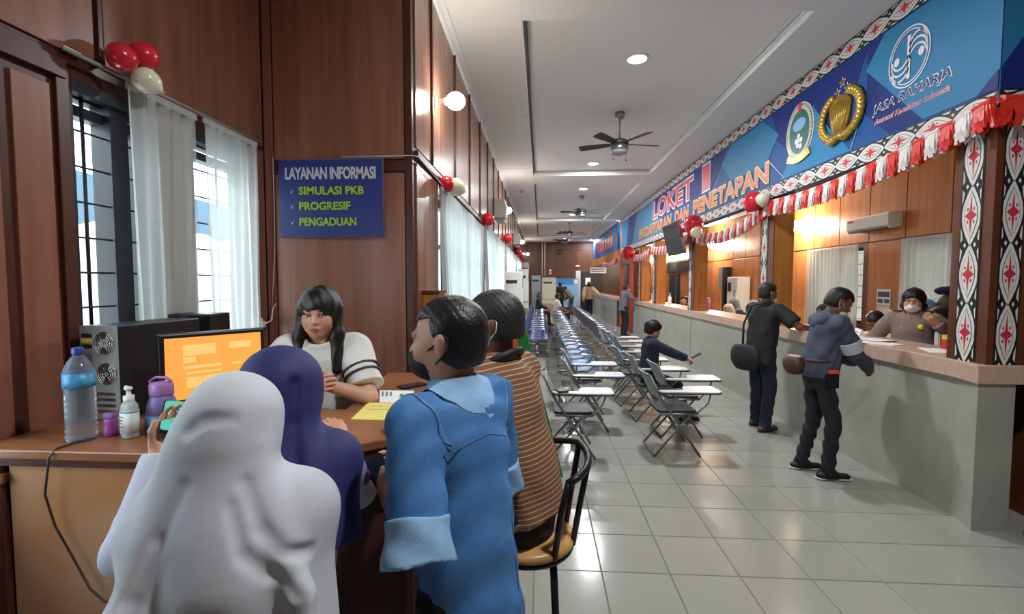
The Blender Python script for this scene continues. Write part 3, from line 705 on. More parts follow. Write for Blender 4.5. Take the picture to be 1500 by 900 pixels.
curtain((XO-.06, 7.9, 2.29), 1.45, 1.6, 14, .03, 'curtain_thin', 'white office curtain with a dark gap beside it', go, seed=21)
curtain((XO-.06, 5.5, 2.29), 1.5, 1.6, 14, .03, 'curtain_thin', 'white office curtain behind the uniformed officer', go, seed=22)
curtain((XO-.06, 9.98, 2.27), .28, 1.7, 3, .03, 'curtain_thin', 'narrow white curtain strip on the office wall', go, seed=23)

# ---- blue information sign
sg = thing('information_sign', 'blue sign with white heading and green list on the wood wall', 'sign', (-1.815, YS-.012, 2.0))
MB().box(0, .73, -.03, 0, 0, .525).build('board', 'sign_blue', sg, bevel=.002); MB().box(-.004, .734, -.026, -.002, -.005, .53).build('edge', 'sign_edge', sg)
S_ = ((1, 0, 0), (0, 0, 1), (0, -1, 0))
lettering('LAYANAN INFORMASI', .64, .085, (.045, -.0305, .39), *S_, 'letter_white', sg, .035, .002, .92)
for t_, w_, z_ in (('SIMULASI PKB', .46, .285), ('PROGRESIF', .365, .18), ('PENGADUAN', .405, .072)):
    lettering(t_, w_, .058, (.14, -.0305, z_), *S_, 'letter_green', sg, .03, .002)
    b = MB(); b.flat([(0, .02), (.009, .008), (.03, .034), (.011, -.002)], (.075, -.0325, z_+.01), (1, 0, 0), (0, 0, 1)); b.build('tick_mark', 'letter_white', sg)

# ---- lamps
def wall_lamp(loc, out, mat, label, group, r=.07):
    t = thing('wall_lamp', label, 'lamp', loc, group=group); s = out
    MB().lathe([(.05, 0), (.05, .012), (.03, .02)], 16, (0, 0, 0), (s, 0, 0)).build('wall_plate', 'white_plastic', t, True)
    MB().lathe([(.018, .01), (.022, .07), (.032, .085), (.03, .1)], 12, (0, 0, 0), (s, 0, 0)).build('holder', 'white_plastic', t, True)
    MB().ball((s*(.1+r), 0, 0), (r*1.1, r, r), 20, 12).build('bulb', mat, t, True)
for k, (y, z) in enumerate(((3.84, 3.16), (10.0, 3.22), (17.6, 3.2), (25.0, 3.2))):
    wall_lamp((XW+.012, y, z), 1, 'lamp_white', ('bright bulb lamp high on the wood wall beside the corner', 'bright bulb lamp above the second hall curtain', 'bright bulb lamp further along the hall wall', 'bright bulb lamp at the far end of the hall wall')[k], 'bulb lamps on the hall wall')
for k, y in enumerate((9.42, 13.9, 18.3, 22.7)):
    wall_lamp((XO-.012, y, 2.77), -1, 'lamp_office', ('bright bulb lamp on the office wall near the air conditioner', 'bright bulb lamp on the office wall left of the first pillar', 'bright bulb lamp on the office wall behind the hanging screen', 'bright bulb lamp on the office wall near the doorway')[k].replace('left of', 'beyond'), 'bulb lamps on the office wall', .11)
def light(name, kind, loc, energy, size=.2, rot=(0, 0, 0), col=(1, 1, 1), parent=None, spread=None):
    l = bpy.data.lights.new(name, kind); l.energy = energy; l.color = col
    if kind == 'AREA':
        l.shape = 'DISK'; l.size = size
        if spread: l.spread = spread
    else: l.shadow_soft_size = size
    o = bpy.data.objects.new(name, l); link(o, parent); o.location = loc; o.rotation_euler = rot; return o
for k, (x, y, z) in enumerate(((1.04, 1.0, ZC), (1.04, 5.26, 4.12), (1.06, 9.72, 4.12), (1.1, 12.3, 4.12), (1.12, 16.9, 4.12), (1.12, 22.6, 4.12), (2.75, 25.6, ZC))):
    t = thing('ceiling_downlight', ('recessed downlight in the ceiling band over the reception desk side', 'recessed downlight between the first fan and the ceiling band', 'recessed downlight just behind the first ceiling fan', 'recessed downlight between the first and second ceiling fans', 'recessed downlight just behind the second ceiling fan', 'recessed downlight behind the last ceiling fan', 'recessed downlight close to the wall closing the hall')[k], 'lamp', (x, y, z), group='recessed ceiling downlights')
    MB().lathe([(.13, 0), (.128, -.012), (.1, -.018), (.1, 0)], 24).build('trim_ring', 'white_plastic', t, True)
    MB().lathe([(.098, -.004), (.098, -.014), (.05, -.018), (.001, -.018)], 24).build('diffuser', 'lamp_down', t, True)
    light('downlight_beam', 'AREA', (0, 0, -.03), 60, .2, parent=t, col=(.96, .98, 1))
for k, y in enumerate((6.2, 9.2, 12.2)):
    t = thing('tube_light', ('fluorescent tube behind the fascia over the officer', 'fluorescent tube behind the fascia at the first pillar', 'fluorescent tube behind the fascia at the hanging screen')[k], 'lamp', (3.35, y-.6, 2.82), group='fluorescent tubes behind the fascia')
    MB().box(-.02, .02, 0, 1.2, .02, .06).build('batten', 'white_plastic', t); MB().tube([(0, .02, 0), (0, 1.18, 0)], .014, 10).build('tube', 'lamp_tube', t, True)
    MB().tube([(0, .1, .06), (0, .1, .58)], .006, 6).build('hanger', 'white_plastic', t); MB().tube([(0, 1.1, .06), (0, 1.1, .58)], .006, 6).build('hanger', 'white_plastic', t)
# ---- ceiling fans
def fan(loc, rz, label, rod):
    t = thing('ceiling_fan', label, 'fan', loc, rz, 'dark ceiling fans')
    MB().lathe([(.07, 0), (.068, -.06), (.045, -.09), (.01, -.1)], 18).build('canopy', 'steel', t, True)
    MB().tube([(0, 0, -.08), (0, 0, -rod)], .012, 8).build('rod', 'steel', t, True)
    z = -rod
    MB().lathe([(.03, 0), (.08, -.02), (.125, -.05), (.13, -.09), (.11, -.1)], 22, (0, 0, z)).build('motor_top', 'fan_blade', t, True)
    MB().lathe([(.1, -.1), (.125, -.11), (.125, -.17), (.115, -.18)], 22, (0, 0, z)).build('motor_band', 'steel', t, True)
    MB().lathe([(.115, -.18), (.1, -.215), (.05, -.235), (.001, -.24)], 22, (0, 0, z)).build('bowl', 'grey_plastic', t, True)
    for k in range(5):
        a = 2*PI*k/5; ca, sa = math.cos(a), math.sin(a); b = MB()
        R = Matrix.Rotation(a, 3, 'Z')@Matrix.Rotation(.22, 3, 'X')
        g = [(.12, .03), (.2, .05), (.45, .068), (.58, .068), (.6, .05)]
        pl = [(x, w) for x, w in g]+[(x, -w) for x, w in reversed(g)]
        b.prism(pl, (0, 0, z-.085), tuple(R@Vector((1, 0, 0))), tuple(R@Vector((0, 1, 0))), tuple(R@Vector((0, 0, .008))))
        b.build('blade', 'fan_blade', t)
    for s in (-1, 1):
        b = MB(); b.tube([(s*.1, 0, z-.17), (s*.1, 0, z-.3)], .0025, 5); b.ball((s*.1, 0, z-.31), .012, 8, 6); b.build('pull_chain', 'fan_blade', t)
fan((1.13, 6.9, 4.12), .25, 'dark five-blade ceiling fan in the first ceiling tray', .36)
fan((1.15, 13.3, 4.12), .6, 'dark five-blade ceiling fan in the second ceiling tray', .36)
fan((1.15, 18.9, 4.12), .1, 'dark five-blade ceiling fan in the third tray, first of two', .36); fan((1.15, 22.2, 4.12), .9, 'dark five-blade ceiling fan in the third tray, second of two', .36)
t = thing('smoke_detector', 'small round detector on the ceiling band by the hall wall', 'detector', (-.5, 11.9, ZC)); MB().lathe([(.05, 0), (.05, -.02), (.03, -.045), (.001, -.05)], 14).build('housing', 'grey_plastic', t, True); MB().ball((0, 0, -.05), .012, 8, 6).build('sensor', 'dark_plastic', t)
# ---- wall speakers
for k, y in enumerate((8.55, 14.6)):
    t = thing('wall_speaker', ('beige box speaker hung under the second wall lamp', 'beige box speaker further along the hall wall')[k], 'speaker', (XW+.012, y, 2.86), group='box speakers on the hall wall')
    b = MB(); b.prism([(0, 0), (.22, .02), (.24, .2), (.2, .36), (0, .36)], (0, 0, 0), (1, 0, 0), (0, 0, 1), (0, .4, 0)); b.build('cabinet', 'beige_plastic', t, bevel=.015)
    MB().box(.05, .2, .05, .35, -.06, .0).build('bracket', 'grey_plastic', t)

# ================================================================== RECEPTION DESK AND WHAT STANDS ON IT
ZD = 1.12
dk = thing('reception_desk', 'brown wooden reception desk with pale front panel and ochre corner band', 'desk', (XA+.034, 1.42, 0))
ox, oy = XA+.034, 1.42
L_ = lambda pts: [(x-ox, y-oy) for x, y in pts]
OUT = [(ox, 1.42), (-.95, 1.42), (-.66, 1.53), (-.42, 1.70), (-.38, 1.85), (-.38, 2.82), (-.95, 2.82), (-.86, 1.98), (ox, 1.98)]
b = MB(); b.prism(L_(OUT), (0, 0, 1.085), (1, 0, 0), (0, 1, 0), (0, 0, .035)); b.build('desk_top', 'desk_top', dk, bevel=.006)
def band(off, z0, z1, name, mat, pts=OUT[:6]):
    q = [(x-ox, y-oy) for x, y in pts]; bb = MB()
    for (xa, ya), (xb, yb) in zip(q[:-1], q[1:]):
        d = Vector((xb-xa, yb-ya, 0)).normalized(); n = Vector((-d.y, d.x, 0))
        p0 = Vector((xa, ya, 0))+n*off-d*.01; p1 = Vector((xb, yb, 0))+n*off+d*.01
        bb.add([(*p0.xy, z0), (*p1.xy, z0), (*p1.xy, z1), (*p0.xy, z1), (*(p0+n*.03).xy, z0), (*(p1+n*.03).xy, z0), (*(p1+n*.03).xy, z1), (*(p0+n*.03).xy, z1)], [(0, 1, 2, 3), (4, 7, 6, 5), (3, 2, 6, 7), (0, 4, 5, 1), (0, 3, 7, 4), (1, 5, 6, 2)])
    return bb.build(name, mat, dk)
band(.012, 1.06, 1.085, 'edge_moulding', 'trim_wood')
band(.025, .91, 1.06, 'corner_board', 'desk_yellow', OUT[1:6])['label'] = 'ochre board under the corner of the top'
band(.07, 0, .91, 'recessed_front', 'desk_maroon', OUT[1:6])
MB().box(.1, .98, .03, .05, 0, 1.06).build('front_panel', 'desk_panel', dk)['label'] = 'pale blotched plywood panel'
MB().box(0, .09, .012, .06, 0, 1.06).build('corner_post', 'trim_wood', dk, bevel=.004); MB().box(.0, .1, .005, .07, 1.0, 1.03).build('post_cap', 'desk_top', dk)
MB().box(.3, .302, -.001, .56, 1.1195, 1.1208).build('seam', 'trim_wood', dk)
MB().box(0, 1.0, .5, .53, 0, 1.085).build('back_panel', 'trim_wood', dk); MB().box(1.07, 1.10, .56, 1.37, 0, 1.085).build('inner_panel', 'trim_wood', dk); MB().box(1.0, 1.56, 1.36, 1.39, 0, 1.085).build('far_panel', 'trim_wood', dk)
o = tag(MB().tube([(-1.6, 1.56, ZD+.004), (-1.618, 1.43, ZD+.005), (-1.62, 1.408, ZD-.02), (-1.655, 1.42, .97), (-1.63, 1.425, .86), (-1.57, 1.425, .75), (-1.515, 1.425, .645), (-1.45, 1.41, .615), (-1.36, 1.40, .605)], .0035, 6).build('power_cable', 'cable_black', None, True), 'thin dark cable hanging down the pale desk front', 'cable')
# water bottle
t = thing('water_bottle', 'large clear plastic water bottle with blue cap and label', 'bottle', (-1.63, 1.53, ZD))
pr = [(.03, .004), (.04, 0), (.044, .012)]
for k in range(9): z = .02+k*.018; pr += [(.0445, z), (.0415, z+.009)]
pr += [(.0445, .19), (.0445, .245), (.042, .255), (.034, .275), (.02, .298), (.014, .305), (.014, .312)]
MB().lathe(pr, 24).build('bottle_body', 'clear_plastic', t, True); MB().lathe([(.0455, .192), (.0455, .243), (.0451, .243), (.0451, .192)], 24).build('label_sleeve', 'label_blue', t, True)
MB().lathe([(.0165, .307), (.0175, .31), (.0175, .328), (.015, .331), (.001, .331)], 18).build('cap', 'cap_blue', t, True)
# sanitiser
t = thing('sanitiser_bottle', 'clear hand sanitiser bottle with white pump and printed label', 'bottle', (-1.485, 1.57, ZD), -.5)
MB().lathe([(.03, 0), (.036, .005), (.037, .09), (.035, .115), (.025, .128), (.013, .133)], 24, sx=1, sy=.72).build('bottle_body', 'gel', t, True)
MB().lathe([(.0376, .02), (.0376, .1), (.037, .1), (.037, .02)], 24, sx=1, sy=.73).build('label_sleeve', 'label_pale', t, True)
MB().lathe([(.0378, .094), (.0378, .098), (.037, .098), (.037, .094)], 24, sx=1, sy=.74).build('label_line', 'crest_green', t, True)
S2 = ((1, 0, 0), (0, 0, 1), (0, -1, 0))
for k in range(5): MB().box(-.018, .02-.004*(k % 3), -.0285, -.0275, .078-.012*k, .082-.012*k).build('label_text', 'label_text', t)
b = MB(); b.lathe([(.016, .13), (.017, .134), (.017, .152), (.008, .154), (.006, .172), (.012, .173), (.012, .182), (.001, .183)], 14); b.tube([(0, 0, .178), (-.024, 0, .18), (-.034, 0, .172)], [.008, .006, .004], 8); b.build('pump', 'white_plastic', t, True)
# small lilac jar
t = thing('magenta_bottle', 'small magenta plastic bottle beside the sanitiser', 'bottle', (-1.567, 1.58, ZD)); MB().lathe([(.018, 0), (.022, .004), (.022, .03), (.017, .042), (.021, .054), (.02, .066)], 18).build('bottle_body', 'magenta', t, True); MB().lathe([(.021, .066), (.022, .07), (.022, .084), (.001, .085)], 18).build('cap', 'lilac', t, True)
t = thing('tumbler', 'purple to blue tumbler with lilac lid and strap', 'tumbler', (-1.42, 1.64, ZD))
MB().lathe([(.045, 0), (.053, .006), (.055, .03), (.052, .07)], 24).build('lower_body', 'tumbler_low', t, True); MB().lathe([(.052, .07), (.046, .11), (.037, .135), (.034, .14)], 24).build('upper_body', 'tumbler_high', t, True)
MB().lathe([(.037, .138), (.039, .142), (.039, .178), (.033, .186), (.001, .188)], 20).build('lid', 'lilac', t, True)
MB().tube([(-.038, 0, .165), (-.045, 0, .19), (-.02, 0, .205), (.02, 0, .205), (.04, 0, .19)], .005, 6).build('strap', 'lilac', t, True)
# computer tower with its back to us
t = thing('computer_tower', 'black computer tower standing with its grey rear panel outward', 'computer', (-1.785, 1.76, ZD), -.07)
MB().box(-.085, .085, .004, .42, .004, .385).build('case', 'dark_plastic', t, bevel=.004); MB().box(-.085, .085, 0, .006, .004, .385).build('rear_panel', 'grey_plastic', t)
def vent(cx, cz, r, hub):
    b = MB()
    for rr in ([r*.45, r*.65, r*.85, r]): b.tube([(cx+rr*math.cos(a*PI/12), -.003, cz+rr*math.sin(a*PI/12)) for a in range(24)], .0018, 5, closed=True)
    for k in range(6): b.tube([(cx, -.003, cz), (cx+r*math.cos(k*PI/3), -.003, cz+r*math.sin(k*PI/3))], .0016, 5)
    b.build('fan_grille', 'chrome', t, True)
    b = MB(); b.lathe([(r, 0), (r, .001), (.001, .001)], 24, (cx, -.001, cz), (0, -1, 0)); b.build('fan_opening', 'black', t)
    MB().lathe([(hub, 0), (hub, .002), (.001, .002)], 18, (cx, -.002, cz), (0, -1, 0)).build('fan_hub', 'grey_plastic', t)
vent(.028, .315, .045, .017); vent(.035, .19, .044, .008)
for z, m_ in ((.345, 'black'), (.325, 'yellow_plastic'), (.3, 'black')): MB().box(-.075, -.03, -.003, .001, z-.008, z+.008).build('power_socket', m_, t)
MB().box(-.078, -.03, -.004, .001, .12, .27).build('port_plate', 'steel', t)
for k in range(6): MB().box(-.07, -.04, -.008, -.003, .13+.022*k, .142+.022*k).build('port', 'black', t)
for k in range(4): MB().box(-.015, .07, -.003, .001, .03+.024*k, .042+.024*k).build('slot_cover', 'chrome', t)
# black box behind the tower
t = thing('battery_unit', 'black box standing behind the computer tower', 'box', (-1.79, 2.24, 1.12)); MB().box(-.14, .12, 0, .16, 0, .40).build('case', 'dark_plastic', t, bevel=.008); MB().box(-.1, .06, -.004, .0, .3, .34).build('front_strip', 'black', t)
# monitor
t = thing('computer_monitor', 'black computer monitor showing an orange form', 'monitor', (-1.425, 1.93, ZD), math.atan2(.2, .24))
t.rotation_euler = (0, 0, .92)
b = MB(); b.box(-.10, .10, -.05, .11, 0, .014); b.build('stand_base', 'dark_plastic', t, bevel=.006); MB().box(-.03, .03, .01, .035, .014, .12).build('stand_neck', 'dark_plastic', t)
mo = MB().box(-.2, .2, -.03, .015, .05, .35).build('bezel', 'dark_plastic', t, bevel=.006)
MB().box(-.182, .182, -.0315, -.03, .075, .332).build('screen', 'screen_orange', t)
for x0, x1, z0, z1 in ((-.12, -.0, .255, .3), (-.12, -.075, .225, .25), (-.11, .06, .12, .165), (.05, .14, .27, .3), (-.12, .02, .2, .212), (-.11, .02, .178, .186), (.06, .1, .2, .21)):
    MB().box(x0, x1, -.0322, -.0314, z0, z1).build('screen_field', 'screen_box', t)
for x in (-.055, .0): MB().box(x, x+.003, -.0326, -.0318, .12, .165).build('screen_rule', 'screen_orange', t)
# papers and phone
def sheet_obj(name, pts, z, mat, label, cat, th=.0015, lines=None):
    c = Vector((sum(p[0] for p in pts)/4, sum(p[1] for p in pts)/4)); t = thing(name, label, cat, (c.x, c.y, z))
    b = MB(); b.prism([(p[0]-c.x, p[1]-c.y) for p in pts], (0, 0, 0), (1, 0, 0), (0, 1, 0), (0, 0, th)); b.build('sheet', mat, t)
    if lines:
        b = MB()
        P_ = [Vector((p[0]-c.x, p[1]-c.y)) for p in pts]
        for a0, a1, c0, c1 in lines:
            q = [P_[0].lerp(P_[1], u).lerp(P_[3].lerp(P_[2], u), v) for u, v in ((a0, c0), (a1, c0), (a1, c1), (a0, c1))]
            b.add([(*p, th+.0006) for p in q], [(0, 1, 2, 3)])
        b.build('printed_lines', 'label_text', t)
    return t
sheet_obj('document_folder', [(-.77, 1.82), (-.795, 2.08), (-.625, 2.075), (-.565, 1.815)], ZD+.001, 'paper_yellow', 'yellow document folder lying on the reception desk', 'folder', .004, [(.55, .57, .15, .8), (.75, .77, .2, .5)])
sheet_obj('printed_slip', [(-.75, 2.10), (-.83, 2.33), (-.65, 2.335), (-.595, 2.09)], ZD+.001, 'paper', 'white printed slip next to the yellow folder', 'paper', .0012, [(.45, .9, .06, .12), (.45, .9, .18, .24), (.5, .85, .3, .36), (.4, .7, .6, .72)])
t = thing('mobile_phone', 'black mobile phone lying on the desk', 'phone', (-.69, 2.44, ZD+.001), -.75); b = MB(); b.prism(rrect(.075, .155, .012), (0, 0, 0), (1, 0, 0), (0, 1, 0), (0, 0, .008)); b.build('case', 'dark_plastic', t); b = MB(); b.flat(rrect(.068, .146, .01), (0, 0, .0085), (1, 0, 0), (0, 1, 0)); b.build('glass', 'phone_glass', t)
# socket and cables on the sign wall
t = thing('power_socket', 'white wall socket with a plugged white cable', 'socket', (-1.93, 2.98, 1.36)); MB().box(0, .02, 0, .1, 0, .075).build('plate', 'white_plastic', t, bevel=.004); MB().box(.02, .05, .05, .085, .015, .055).build('plug', 'white_plastic', t, bevel=.004)
MB().tube([(.05, .068, .035), (.07, .12, .06), (.06, .15, .13), (.06, .19, .17)], .005, 6).build('plug_cable', 'cable_white', t, True)
o = tag(MB().tube([(-1.87, YS-.018, 2.55), (-1.868, YS-.018, 2.2), (-1.872, YS-.02, 1.9), (-1.89, YS-.02, 1.68), (-1.905, YS-.02, 1.5)], .0035, 6).build('wall_cable', 'cable_white', None, True), 'thin pale cable running down beside the blue sign', 'cable')
# bar stool
t = thing('bar_stool', 'black tubular bar stool with round wooden seat and curved back', 'stool', (-.045, 1.58, 0)); SR = .165
MB().lathe([(SR-.01, .785), (SR, .79), (SR, .805), (SR-.012, .815), (.001, .817)], 32).build('seat', 'stool_wood', t, True)
MB().tube([((SR-.012)*math.cos(k*PI/14), (SR-.012)*math.sin(k*PI/14), .778) for k in range(28)], .011, 8, closed=True).build('seat_ring', 'black_metal', t, True)
for a in (45, 135, 225, 315):
    c_, s_ = math.cos(math.radians(a)), math.sin(math.radians(a)); MB().tube([(c_*.125, s_*.125, .78), (c_*.14, s_*.14, .55), (c_*.17, s_*.17, .25), (c_*.2, s_*.2, .0)], .0125, 8).build('leg', 'black_metal', t, True)
MB().tube([(.175*math.cos(k*PI/14), .175*math.sin(k*PI/14), .24) for k in range(28)], .009, 8, closed=True).build('foot_ring', 'black_metal', t, True)
arc = [(-.19*math.sin(a), .19*math.cos(a)) for a in [math.radians(-145+170*k/12) for k in range(13)]]
MB().tube([(.03+x*.95, y*.95, 1.1-.05*abs(k-6)/6) for k, (x, y) in enumerate(arc)], .0125, 8).build('back_rail', 'black_metal', t, True)
for k in (0, 3, 6, 9, 12):
    x, y = arc[k]; MB().tube([(.03+x*.95, y*.95, 1.1-.05*abs(k-6)/6), (.01+x*.93, y*.93, .95), (x*.84, y*.84, .79)], .0105, 8).build('back_post', 'black_metal', t, True)


# ================================================================== SEATING
def folding_chair(loc, rz, label):
    t = thing('tablet_chair', label, 'chair', loc, rz, 'folding chairs with writing tablets')
    for s in (-1, 1):
        MB().tube([(s*.205, -.27, .79), (s*.21, -.16, .56), (s*.215, .02, .30), (s*.22, .21, .012)], .0115, 8).build('leg', 'chair_tube', t, True)
        MB().tube([(s*.19, .13, .42), (s*.195, -.02, .25), (s*.2, -.22, .012)], .0115, 8).build('leg', 'chair_tube', t, True)
    MB().tube([(-.2, -.22, .012), (.2, -.22, .012)], .0115, 8).build('stretcher', 'chair_tube', t, True); MB().tube([(-.218, .1, .17), (.218, .1, .17)], .008, 8).build('stretcher', 'chair_tube', t, True)
    g = [[(-.2+.4*i/8, -.16-.1*j/6-.035*math.sin(PI*i/8), .57+.225*j/6-(.03*(abs(i-4)/4)**3 if j == 6 else 0)) for j in range(7)] for i in range(9)]
    b = MB(); b.sheet(g); b.sheet([[(x, y-.012, z) for x, y, z in r] for r in reversed(g)]); b.build('backrest', 'chair_grey', t, True)
    MB().tube([(-.205, -.27, .79), (-.12, -.30, .80), (0, -.312, .803), (.12, -.30, .80), (.205, -.27, .79)], .0115, 8).build('back_rail', 'chair_tube', t, True)
    b = MB(); b.prism(rrect(.39, .37, .05), (0, 0, .425), (1, 0, 0), (0, 1, 0), (0, 0, .03)); b.build('seat', 'chair_seat', t, bevel=.008)
    b = MB(); b.tube([(-.2, -.17, .42), (-.2, .17, .42), (-.17, .195, .42), (.17, .195, .42), (.2, .17, .42), (.2, -.17, .42)], .011, 8); b.build('seat_frame', 'chair_tube', t, True)
    tp = [(.205, -.17), (.235, -.2), (.285, -.17), (.29, .0), (.30, .06), (.30, .34), (.27, .375), (.06, .375), (.03, .345), (.035, .12), (.07, .075), (.19, .05), (.21, .0)]
    b = MB(); b.prism(tp, (0, 0, .645), (1, 0, 0), (0, 1, 0), (0, 0, .012)); b.build('tablet', 'tablet_white', t)
    b = MB(); b.prism([(x+(.004 if x > .15 else -.004), y+(.004 if y > .1 else -.004)) for x, y in tp], (0, 0, .634), (1, 0, 0), (0, 1, 0), (0, 0, .012)); b.build('tablet_edge', 'chair_seat', t)
    b = MB(); b.tube([(.222, .16, .43), (.23, .27, .53), (.2, .3, .6), (.2, .3, .634)], .009, 8); b.build('tablet_strut', 'chrome', t, True); MB().tube([(.22, -.13, .56), (.225, -.13, .636)], .009, 8).build('tablet_post', 'chair_tube', t, True)
    b = MB()
    for k in range(6): b.tube([(-.19, -.08+.035*k, .235), (.2, -.08+.035*k, .235)], .0028, 5)
    for x in (-.19, .0, .2): b.tube([(x, -.1, .235), (x, .12, .235)], .0028, 5)
    b.build('book_rack', 'chair_tube', t)
    return t
Q = -PI/2
f0 = folding_chair((.31, 4.56, 0), Q, 'grey folding chair with white tablet right behind the bar stool')
for x, y, l in ((.55, 5.37, 'grey folding chair with white tablet, second of three in front of the blue bench seats'), (.58, 6.08, 'grey folding chair with white tablet directly in front of the blue bench seats'),
        (1.31, 4.67, 'grey folding chair with white tablet standing alone in the aisle with its wire rack showing'), (1.52, 5.24, 'grey folding chair with white tablet beside the seated person in the black cap'), (1.37, 5.80, 'grey folding chair that the person in the black cap sits on'),
        (1.3, 6.48, 'grey folding chair with tablet just behind the person in the black cap'), (1.36, 7.2, 'grey folding chair with tablet, second behind the person in the black cap'), (1.5, 7.8, 'grey folding chair with tablet, third behind the person in the black cap'), (1.48, 8.4, 'grey folding chair with tablet, fourth behind the person in the black cap'), (1.46, 9.0, 'grey folding chair with tablet next to the steel bench')):
    dup(f0, (x, y, 0), Q+rng.uniform(-.06, .06), l)
def bench(loc, rz, mat, label, n=4):
    t = thing('waiting_bench', label, 'bench', loc, rz, 'metal waiting benches in rows'); w = .54
    MB().box(-n*w/2, n*w/2, -.06, .0, .34, .39).build('beam', 'chair_tube', t)
    prof = [(.26, .40), (.24, .42), (.1, .415), (-.08, .40), (-.16, .415), (-.19, .46)]; pb = [(-.2, .48), (-.235, .6), (-.28, .74), (-.3, .82), (-.315, .83)]
    for k in range(n):
        x0, x1 = -n*w/2+k*w+.03, -n*w/2+(k+1)*w-.03
        for nm, p in (('seat', prof), ('backrest', pb)):
            b = MB(); g = [[(x0+(x1-x0)*i/4, y, z-.012*math.sin(PI*i/4)) for y, z in p] for i in range(5)]; b.sheet(g); b.sheet([[(x, y-.008, z-.008) for x, y, z in r] for r in reversed(g)]); b.build(nm, mat, t, True)
    for k in range(n+1):
        x = -n*w/2+k*w; MB().tube([(x, -.18, .42), (x, -.22, .60), (x, -.16, .645), (x, .14, .64), (x, .2, .6), (x, .16, .48), (x, .05, .39)], .013, 8).build('armrest', 'chrome', t, True)
    for x in (-n*w/2+.3, n*w/2-.3):
        b = MB(); b.tube([(x, -.03, .35), (x, -.03, .06), (x, -.03, .04)], .024, 8); b.tube([(x, -.3, .03), (x, -.03, .07), (x, .26, .03)], .02, 8); b.build('leg', 'chrome', t, True)
    return t
b0 = bench((.62, 7.75, 0), Q, 'bench_blue', 'blue metal waiting bench right behind the folding chairs')
b1 = bench((.62, 9.98, 0), Q, 'bench_steel', 'grey blue perforated steel bench next behind the blue bench')
for k in range(1, 4): dup(b1, (.62, 9.98+2.2*k, 0), Q, ('', 'steel bench, third bench in the row of the blue one', 'steel bench, fourth bench in the row of the blue one', 'steel bench under the seated person in white')[k])
for k in range(4): dup(b1, (1.48, 10.95+2.2*k, 0), Q, ('steel bench behind the row of folding chairs by the counter', 'steel bench, second in the row beside the counter aisle', 'steel bench, third in the row beside the counter aisle', 'steel bench at the far end of the counter aisle')[k])
b2 = bench((-.06, 11.4, 0), Q, 'bench_navy', 'dark blue bench beside the hall wall, partly behind the green banner')
for k in range(1, 4): dup(b2, (-.06, 11.4+2.3*k, 0), Q, ('', 'dark blue bench, second along the hall wall', 'dark blue bench, third along the hall wall', 'dark blue bench under the person in navy')[k])

